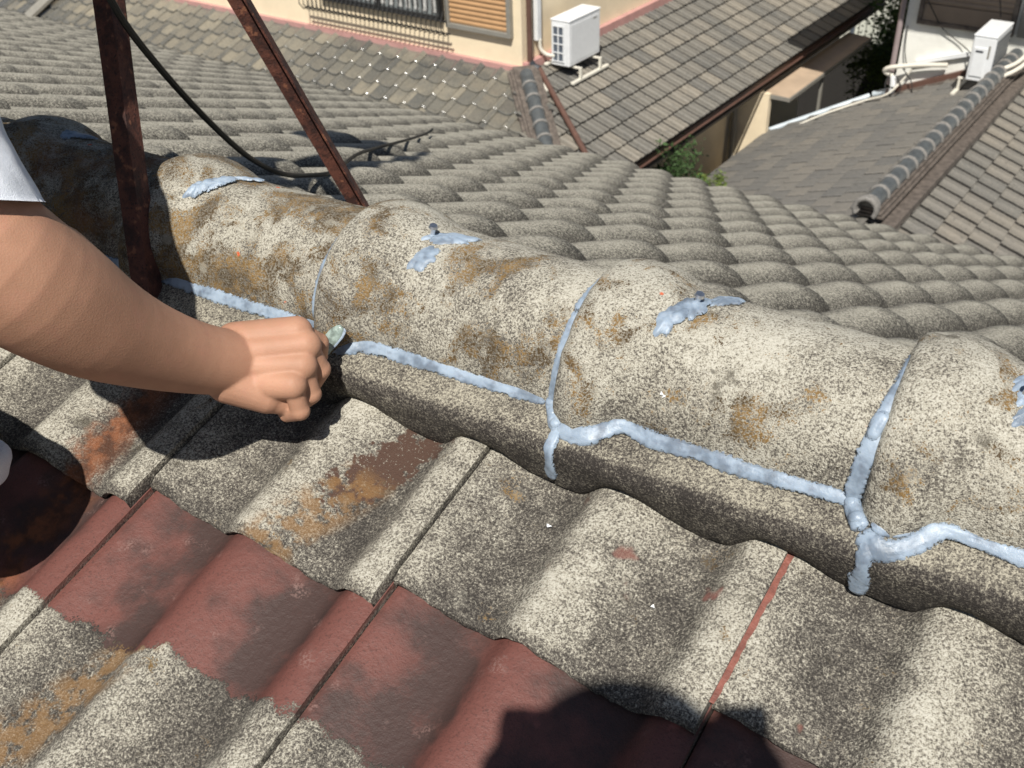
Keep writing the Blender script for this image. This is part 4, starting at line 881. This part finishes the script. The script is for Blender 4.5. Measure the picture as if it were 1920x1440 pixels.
# outdoor air-conditioning units ------------------------------------------
def ac(u0, v0, z0, label, grille, zleg, side):
    du, dv, dz = .26, .68, .54
    t = thing('air_conditioner', tuple(uvz(u0 + du / 2, v0 + dv / 2, zleg)), label, 'air conditioner', 'outdoor air-conditioning units on the roofs')
    mb = MB(); mb.box(uvz(u0, v0, z0), U * du, V * dv, Z3 * (dz - .02), .012); mb.build('case', MAT['white'], t)
    mb = MB(); mb.box(uvz(u0 - .005, v0 - .005, z0 + dz - .019), U * (du + .01), V * (dv + .01), Z3 * .022, .006); mb.build('top_cover', MAT['white'], t)
    if grille == 'end':      # wire guard over the fins on the narrow face
        mb = MB(); mb.box(uvz(u0 + .03, v0 - .003, z0 + .05), U * .16, V * .004, Z3 * .42); mb.build('fins', MAT['fin'], t)
        g = MB()
        for k in range(5): g.box(uvz(u0 + .028, v0 - .012, z0 + .05 + k * .102), U * .165, V * .009, Z3 * .011)
        for k in range(3): g.box(uvz(u0 + .028 + k * .075, v0 - .014, z0 + .05), U * .013, V * .010, Z3 * .42)
        g.build('guard', MAT['white'], t)
        mb = MB(); mb.box(uvz(u0 + du - .001, v0 + .04, z0 + .04), U * .004, V * (dv - .08), Z3 * .44, .0015); mb.build('front_panel', MAT['white'], t)
        mb = MB(); mb.box(uvz(u0 + du + .003, v0 + dv - .17, z0 + .445), U * .002, V * .085, Z3 * .014); mb.build('badge', MAT['alu'], t)
        l = MB()
        for k in range(7): l.box(uvz(u0 + du + .003, v0 + .07, z0 + .08 + k * .05), U * .003, V * (dv - .16), Z3 * .006)
    else:
        mb = MB(); mb.box(uvz(u0 + du - .001, v0 + .05, z0 + .05), U * .005, V * (dv - .08), Z3 * .43); mb.build('fins', MAT['fin'], t)
        g = MB()
        for k in range(9): g.box(uvz(u0 + du + .004, v0 + .05, z0 + .06 + k * .051), U * .005, V * (dv - .08), Z3 * .007)
        g.build('guard', MAT['alu'], t)
        mb = MB(); mb.box(uvz(u0 + .03, v0 - .012, z0 + .06), U * .15, V * .013, Z3 * .34, .004); mb.build('valve_cover', MAT['white'], t)
        mb = MB(); mb.box(uvz(u0 + .055, v0 - .016, z0 + .345), U * .085, V * .005, Z3 * .022); mb.build('handle', MAT['dark'], t)
        mb = MB(); mb.box(uvz(u0 + .19, v0 - .004, z0 + .28), U * .022, V * .005, Z3 * .15); mb.build('rating_label', MAT['alu'], t)
    mb = MB(); mb.box(uvz(u0 + .02, v0 + .02, z0 - .012), U * (du - .04), V * (dv - .04), Z3 * .012); mb.build('base_pan', MAT['dark'], t)
    for s_ in (.10, dv - .14):
        for lo in (0, 1):
            uu = (u0 + du + .07 if lo else u0 - .05) if side > 0 else (u0 - .10 if lo else u0 + du + .04); roofz = zleg + (-SL if side > 0 else SL) * (uu - (u0 + du / 2)) + .02
            mb = MB(); mb.box(uvz(uu, v0 + s_, roofz), U * .028, V * .035, Z3 * (z0 - .012 - roofz), .003); mb.build('leg', MAT['offwhite'], t)
        mb = MB(); ua_, ub_ = (u0 - .06, u0 + du + .10) if side > 0 else (u0 - .11, u0 + du + .07); mb.box(uvz(ua_, v0 + s_ + .003, z0 - .035), U * (ub_ - ua_), V * .030, Z3 * .022, .003); mb.build('bracket', MAT['offwhite'], t)
    for lo in (0, 1):
        uu = (u0 + du + .05 if lo else u0 - .07) if side > 0 else (u0 - .12 if lo else u0 + du + .02); roofz = zleg + (-SL if side > 0 else SL) * (uu - (u0 + du / 2)) + .012
        mb = MB(); mb.box(uvz(uu, v0 - .05, roofz), U * .05, V * (dv + .12), Z3 * .03, .004); mb.build('rail', MAT['offwhite'], t)
    return t
ac(-5.93, 9.49, -3.45, 'white outdoor unit on a stand against the cream house with a wire-guarded narrow end', 'end', -3.47 - SL * .27 + .03, 1)
ac(-1.87, 12.33, -3.77, 'white outdoor unit in front of the white wall beside the dark round ridge tiles', 'side', -4.475 + SL * 1.31 + .03, -1)
mb = MB(); mb.tube(resample([uvz(-6.04, 9.42, -3.15), uvz(-6.03, 9.42, -3.26), uvz(-5.97, 9.46, -3.33), uvz(-5.88, 9.5, -3.34)], .02), .022, 8); tag(mb.build('insulated_pipe', MAT['offwhite'], None, True), 'ivory insulated pipe curving from the wall cover to the unit by the cream house', 'pipe')
# white house -------------------------------------------------------------
wh = thing('white_house', tuple(uvz(0, 16, -8.2)), 'white roughcast house with a taupe shutter above grey flat tiles and a dark round ridge', 'house')
mb = MB(); mb.box(uvz(-2.95, 13.25, -8.2), U * 8, V * 7, Z3 * 7.36); mb.build('wall', MAT['whitewall'], wh)
a_, b_, c_, d_ = (-3.57, 11.57, -.84), (6, 11.57, -.84), (6, 20.6, -.84), (-3.57, 20.6, -.84)
vs = [uvz(*q) for q in (a_, b_, c_, d_)] + [uvz(q[0], q[1], q[2] + .14) for q in (a_, b_, c_, d_)] + [uvz(.6, 16, 1.2), uvz(2.2, 16, 1.2)]
obj('upper_roof', vs, [(3, 2, 1, 0), (0, 1, 5, 4), (1, 2, 6, 5), (2, 3, 7, 6), (3, 0, 4, 7), (4, 5, 9, 8), (5, 6, 9), (6, 7, 8, 9), (7, 4, 8)], MAT['noshi'], wh, False)
mb = MB(); mb.box(uvz(-4.05, 7.2, -8.2), U * 5.5, V * 5.4, Z3 * 2.9); mb.build('lower_wall', MAT['darkwall'], wh)
zq = lambda u: -4.475 + SL * (u + 3.05)
def vmax(u): return min(13.24, 12.67 + (u + 4.38) * .64)
rq = deck('roof', [uvz(-4.4, 6.9, zq(-4.4) - .05), uvz(-1.55, 6.9, zq(-1.55) - .05), uvz(-1.55, 13.24, zq(-1.55) - .05), uvz(-3.4, 13.24, zq(-3.4) - .05), uvz(-4.4, 12.66, zq(-4.4) - .05)][::1], MAT['deck'], wh, .04)
nq = -U * SN + Z3 * CS; upQ = U * CS + Z3 * SN; acQ = np.cross(upQ, nq)
tQ = [extr_tile('roof_tile', [(0, -.035), (.004, .006), (.012, .012), (.05, .010), (.12, .009), (.19, .010), (.232, .012), (.240, .004), (.243, -.035)], .30, .046, MAT['flatQ'], bow=.006, rnd=.014)]
oQ = uvz(-4.42, 13.24 + .02, zq(-4.42)) if acQ.dot(V) < 0 else uvz(-4.42, 7.0, zq(-4.42))
n1 = slope_tiles(rq, tQ, oQ, acQ, upQ, nq, 24, 12, .265, .262, lambda p: p @ V < vmax(p @ U) + .0 and p @ V > 7.3 and p @ U < -1.58, tilt=7)
zs = lambda u: -3.807 - SL * (u + 1.55)
rs_ = deck('roof', [uvz(-1.54, 6.9, zs(-1.54) - .05), uvz(1.6, 6.9, zs(1.6) - .05), uvz(1.6, 13.24, zs(1.6) - .05), uvz(-1.54, 13.24, zs(-1.54) - .05)], MAT['deck'], wh, .04)
ns = U * SN + Z3 * CS; upS = -U * CS + Z3 * SN; acS = np.cross(upS, ns)
tS = [extr_tile('roof_tile', [(0, -.03), (.004, .008), (.022, .0125), (.04, .004), (.125, .004), (.14, .0115), (.16, .0115), (.175, .004), (.240, .004), (.252, -.03)], .30, .042, MAT['flatS'], bow=0)]
oS = uvz(1.45, 7.1, zs(1.45)) if acS.dot(V) > 0 else uvz(1.45, 13.24, zs(1.45))
n2_ = slope_tiles(rs_, tS, oS, acS, upS, ns, 22, 12, .275, .272, lambda p: p @ V < 13.2 and p @ U > -1.45, tilt=6)
print('tiles Q', n1, 'S', n2_)
caps(wh, uvz(-1.53, 8.20, -3.655), uvz(-1.53, 13.22, -3.655), .083, .262, MAT['hip'], 3, .20)
mb = MB(); mb.box(uvz(-1.40, 8.15, -3.885), U * .13, V * 5.05, Z3 * .075, .006); mb.build('noshi_tile', MAT['noshi'], wh)
vs = []; n = 28                                                          # open round end tile of the ridge
for (vv, r) in ((8.20, .078), (8.09, .078), (8.075, .085), (8.075, .118), (8.10, .124), (8.16, .118), (8.20, .10)):
    for k in range(n + 1): th = R_(-35) + R_(250) * k / n; vs.append(uvz(-1.53 - r * math.cos(th), vv, -3.655 + r * math.sin(th)))
obj('ridge_end_tile', vs, [(j * (n + 1) + i, j * (n + 1) + i + 1, (j + 1) * (n + 1) + i + 1, (j + 1) * (n + 1) + i) for j in range(6) for i in range(n)], MAT['mortar'], wh, True)
obj('valley_flashing', [uvz(-2.15, 8.15, zq(-2.15) + .05), uvz(-1.62, 8.0, zq(-1.62) + .02), uvz(-1.62, 8.22, zq(-1.62) + .06)], [(0, 1, 2)], MAT['fin'], wh, False)
shutter(wh, -2.74, -1.68, -3.40, -2.2, 13.25, MAT['shutter2'], MAT['noshi'], .065, .20)
sd_ = MB()
for k in range(8): sd_.box(uvz(-1.58 + k * .12, 13.20, -3.45), U * .108, V * .05, Z3 * 1.6, .004)
sd_.build('siding_panel', MAT['alu'], wh)
mb = MB(); a0, a1 = -3.02, -1.75; mb.box(uvz(a0, 13.17, zq(a0) + .035), U * (a1 - a0) + Z3 * (a1 - a0) * SL, V * .08, Z3 * .075, .004); mb.build('flashing', MAT['brown'], wh)
mb = MB(); mb.box(uvz(a0, 13.08, zq(a0) + .01), U * (a1 - a0) + Z3 * (a1 - a0) * SL, V * .10, Z3 * .03, .003); mb.build('flashing', MAT['noshi'], wh)
mb = MB(); mb.box(uvz(-2.72, 13.19, -3.975), U * .80 + Z3 * .26, V * .06, Z3 * .06, .004); mb.build('pipe_cover', MAT['white'], wh)
mb = MB(); mb.bar(uvz(-3.0, 13.20, -4.28), uvz(-3.0, 13.20, 0), .035, n=12); mb.build('downpipe', MAT['mauve'], wh, True)
mb = MB(); g0 = uvz(-4.43, 12.70, zq(-4.43) + .03); g1 = uvz(-3.30, 13.42, zq(-3.30) + .02); mb.bar(g0, g1, .040, n=12); mb.build('gutter', MAT['gutter'], wh, True)
mb = MB(); mb.bar(uvz(-3.22, 13.32, zq(-3.2) + .04), uvz(-3.02, 13.30, zq(-3.02) + .05), .045, n=12); mb.build('gutter', MAT['gutter'], wh, True)
mb = MB(); mb.box(g0 + [-.05, -.07, -.12], U * .09, V * .06, Z3 * .17, .006); mb.build('gutter_end', MAT['alu'], wh)
hs = thing('hoses', tuple(uvz(-2.9, 13.1, -4.3)), 'ivory insulated hoses and loose black wires bundled on the white wall above the brown flashing', 'hose')
for pts, r, mt in (([uvz(-2.30, 13.16, -3.90), uvz(-2.68, 13.14, -3.96), uvz(-2.98, 13.08, -4.02), uvz(-3.06, 13.10, -4.09), uvz(-2.95, 13.13, -4.14)], .030, 'offwhite'), ([uvz(-2.95, 13.13, -4.14), uvz(-2.93, 13.12, -4.25), uvz(-2.93, 13.12, -4.36)], .04, 'white'), ([uvz(-2.72, 13.14, -4.0), uvz(-2.8, 13.12, -4.15), uvz(-2.95, 13.0, -4.35), uvz(-3.25, 13.0, -4.50), uvz(-3.65, 12.80, -4.68), uvz(-3.95, 12.62, -4.84)], .013, 'offwhite'), ([uvz(-2.98, 13.1, -4.1), uvz(-3.0, 13.02, -4.25), uvz(-2.88, 13.02, -4.38), uvz(-2.8, 13.05, -4.25), uvz(-2.9, 13.08, -4.12)], .007, 'black'), ([uvz(-2.85, 13.1, -4.0), uvz(-2.7, 13.1, -4.16), uvz(-2.62, 12.95, -4.25)], .007, 'black'),
                   ([uvz(-2.9, 13.2, -3.5), uvz(-2.88, 13.2, -3.8), uvz(-2.82, 13.2, -4.0)], .007, 'black')):
    mb = MB(); mb.tube(resample(pts, .02), r, 8); mb.build('hose', MAT[mt], hs, True)
for pts, lab in (([uvz(-2.76, 13.15, -3.05), uvz(-2.58, 13.15, -3.30), uvz(-2.45, 13.2, -3.48), uvz(-2.15, 13.2, -3.66), uvz(-1.9, 13.0, -3.75)], 'thin black wire slanting across the taupe shutter to the outdoor unit'), ([uvz(-2.0, 13.1, -2.6), uvz(-1.85, 13.1, -3.0), uvz(-1.78, 13.05, -3.2)], 'thin black wire crossing the shutter just above the outdoor unit')):
    mb = MB(); mb.tube(resample(pts, .03), .007, 6); tag(mb.build('wire', MAT['black'], None, True), lab, 'wire')
for k, pts in enumerate(([uvz(-1.62, 12.36, -3.66), uvz(-1.50, 12.40, -3.60), uvz(-1.38, 12.6, -3.55), uvz(-1.3, 13.0, -3.45), uvz(-1.2, 13.2, -3.40)], [uvz(-1.66, 12.30, -3.72), uvz(-1.50, 12.34, -3.68), uvz(-1.34, 12.55, -3.60), uvz(-1.24, 13.0, -3.5), uvz(-1.1, 13.2, -3.46)])):
    mb = MB(); mb.tube(resample(pts, .03), .024, 8); tag(mb.build('insulated_pipe', MAT['offwhite'], None, True), ['upper ivory insulated pipe running from the outdoor unit over the dark round ridge tiles', 'lower ivory insulated pipe running from the outdoor unit over the dark round ridge tiles'][k], 'pipe', 'ivory pipes behind the right-hand outdoor unit')
# side canopy, far siding -------------------------------------------------
cn = thing('canopy', tuple(uvz(-4.7, 15, -5.0)), 'tan sheet canopy half in shadow in the gap between the two houses', 'canopy')
mb = MB(); mb.box(uvz(-4.51, 12.62, -4.50), U * .37 - Z3 * .03, V * 3.1, Z3 * .03, .004); mb.build('sheet', MAT['canopy'], cn)
mb = MB(); mb.box(uvz(-4.15, 12.60, -4.56), U * .025, V * 3.14, Z3 * .05); mb.box(uvz(-4.51, 12.59, -4.55), U * .37, V * .025, Z3 * .05); mb.build('frame', MAT['alu'], cn)
mb = MB(); mb.box(uvz(-4.20, 13.9, -8.2), U * .04, V * .04, Z3 * 3.65); mb.build('post', MAT['alu'], cn)
sdg = thing('siding_wall', tuple(uvz(-5.7, 20, -8.2)), 'pale green-white wall of upright corrugated siding far behind the gap', 'wall')
mb = MB(); mb.box(uvz(-8, 20.0, -8.2), U * 7, V * .3, Z3 * 2.25); mb.build('gap_shade_wall', MAT['deck'], sdg)  # near-black board added below the siding, its colour standing in for the gap's shade
for k in range(10):
    mb = MB(); mb.box(uvz(-6.45 + k * .14, 20, -5.93), U * .115, V * .06, Z3 * 2.3, .006); mb.build('siding_board', MAT['siding'], sdg)
mb = MB(); mb.box(uvz(-5.88, 19.9, -5.93), U * .06, V * .06, Z3 * 2.3); mb.build('downpipe', MAT['fin'], sdg)
# planting ----------------------------------------------------------------
def plant(name, label, cat, c, rad, n, size, mat, base, group=None, stems=5):
    t = thing(name, (c[0], c[1], base), label, cat, group); vs = []; fs = []
    clumps = [np.asarray(c) + np.array([rng.normal(0, .5), rng.normal(0, .5), rng.normal(0, .45)]) * rad for _ in range(max(6, n // 60))]
    for k in range(n):
        q = clumps[k % len(clumps)] + np.array([rng.normal(0, 1), rng.normal(0, 1), rng.normal(0, .8)]) * np.asarray(rad) * .22
        d = rng.normal(0, 1, 3); d[2] = d[2] * .5 - .15; d /= np.linalg.norm(d); a = np.cross(d, rng.normal(0, 1, 3)); a /= np.linalg.norm(a); s = size * rng.uniform(.6, 1.3); nn_ = np.cross(d, a) * s * .10; b = len(vs)
        vs += [q, q + d * s * .35 + a * s * .26 + nn_, q + d * s, q + d * s * .35 - a * s * .26 + nn_, q + d * s * .4]
        fs += [(b, b + 1, b + 4), (b + 1, b + 2, b + 4), (b + 2, b + 3, b + 4), (b + 3, b, b + 4)]
    obj('foliage', vs, fs, mat, t, False)['kind'] = 'stuff'
    m = MB()
    for k in range(stems):
        e = clumps[k % len(clumps)]; b0 = np.array([c[0] + rng.uniform(-.06, .06), c[1] + rng.uniform(-.06, .06), base]); m.tube([b0, b0 * .5 + e * .5 + rng.normal(0, .04, 3), e], [.022, .014, .006], 6)
    m.build('stem', MAT['bark'], t, True); return t
cc = uvz(-4.45, 9.9, -4.72); plant('shrub', 'dark glossy-leaved shrub rising under the brown-edged eave beyond our roof', 'shrub', cc, (.36, .34, .42), 2200, .055, MAT['leafd'], -8.2)
cc = uvz(-3.98, 10.1, -4.85); plant('shrub', 'small bright green bush between the dark shrub and the grey tiled roof', 'shrub', cc, (.16, .20, .20), 900, .045, MAT['leafy'], -8.2)
cc = uvz(-4.35, 17.0, -5.3); plant('shrub', 'yellow-green bush lit by the sun in the gap beside the canopy', 'shrub', cc, (.36, .5, .55), 2600, .07, MAT['leafy'], -8.2)
cc = uvz(-3.75, 16.5, -4.2); plant('tree', 'dark evergreen tree in the shaded gap left of the white house', 'tree', cc, (.55, .6, 1.0), 5000, .08, MAT['leafd'], -8.2)
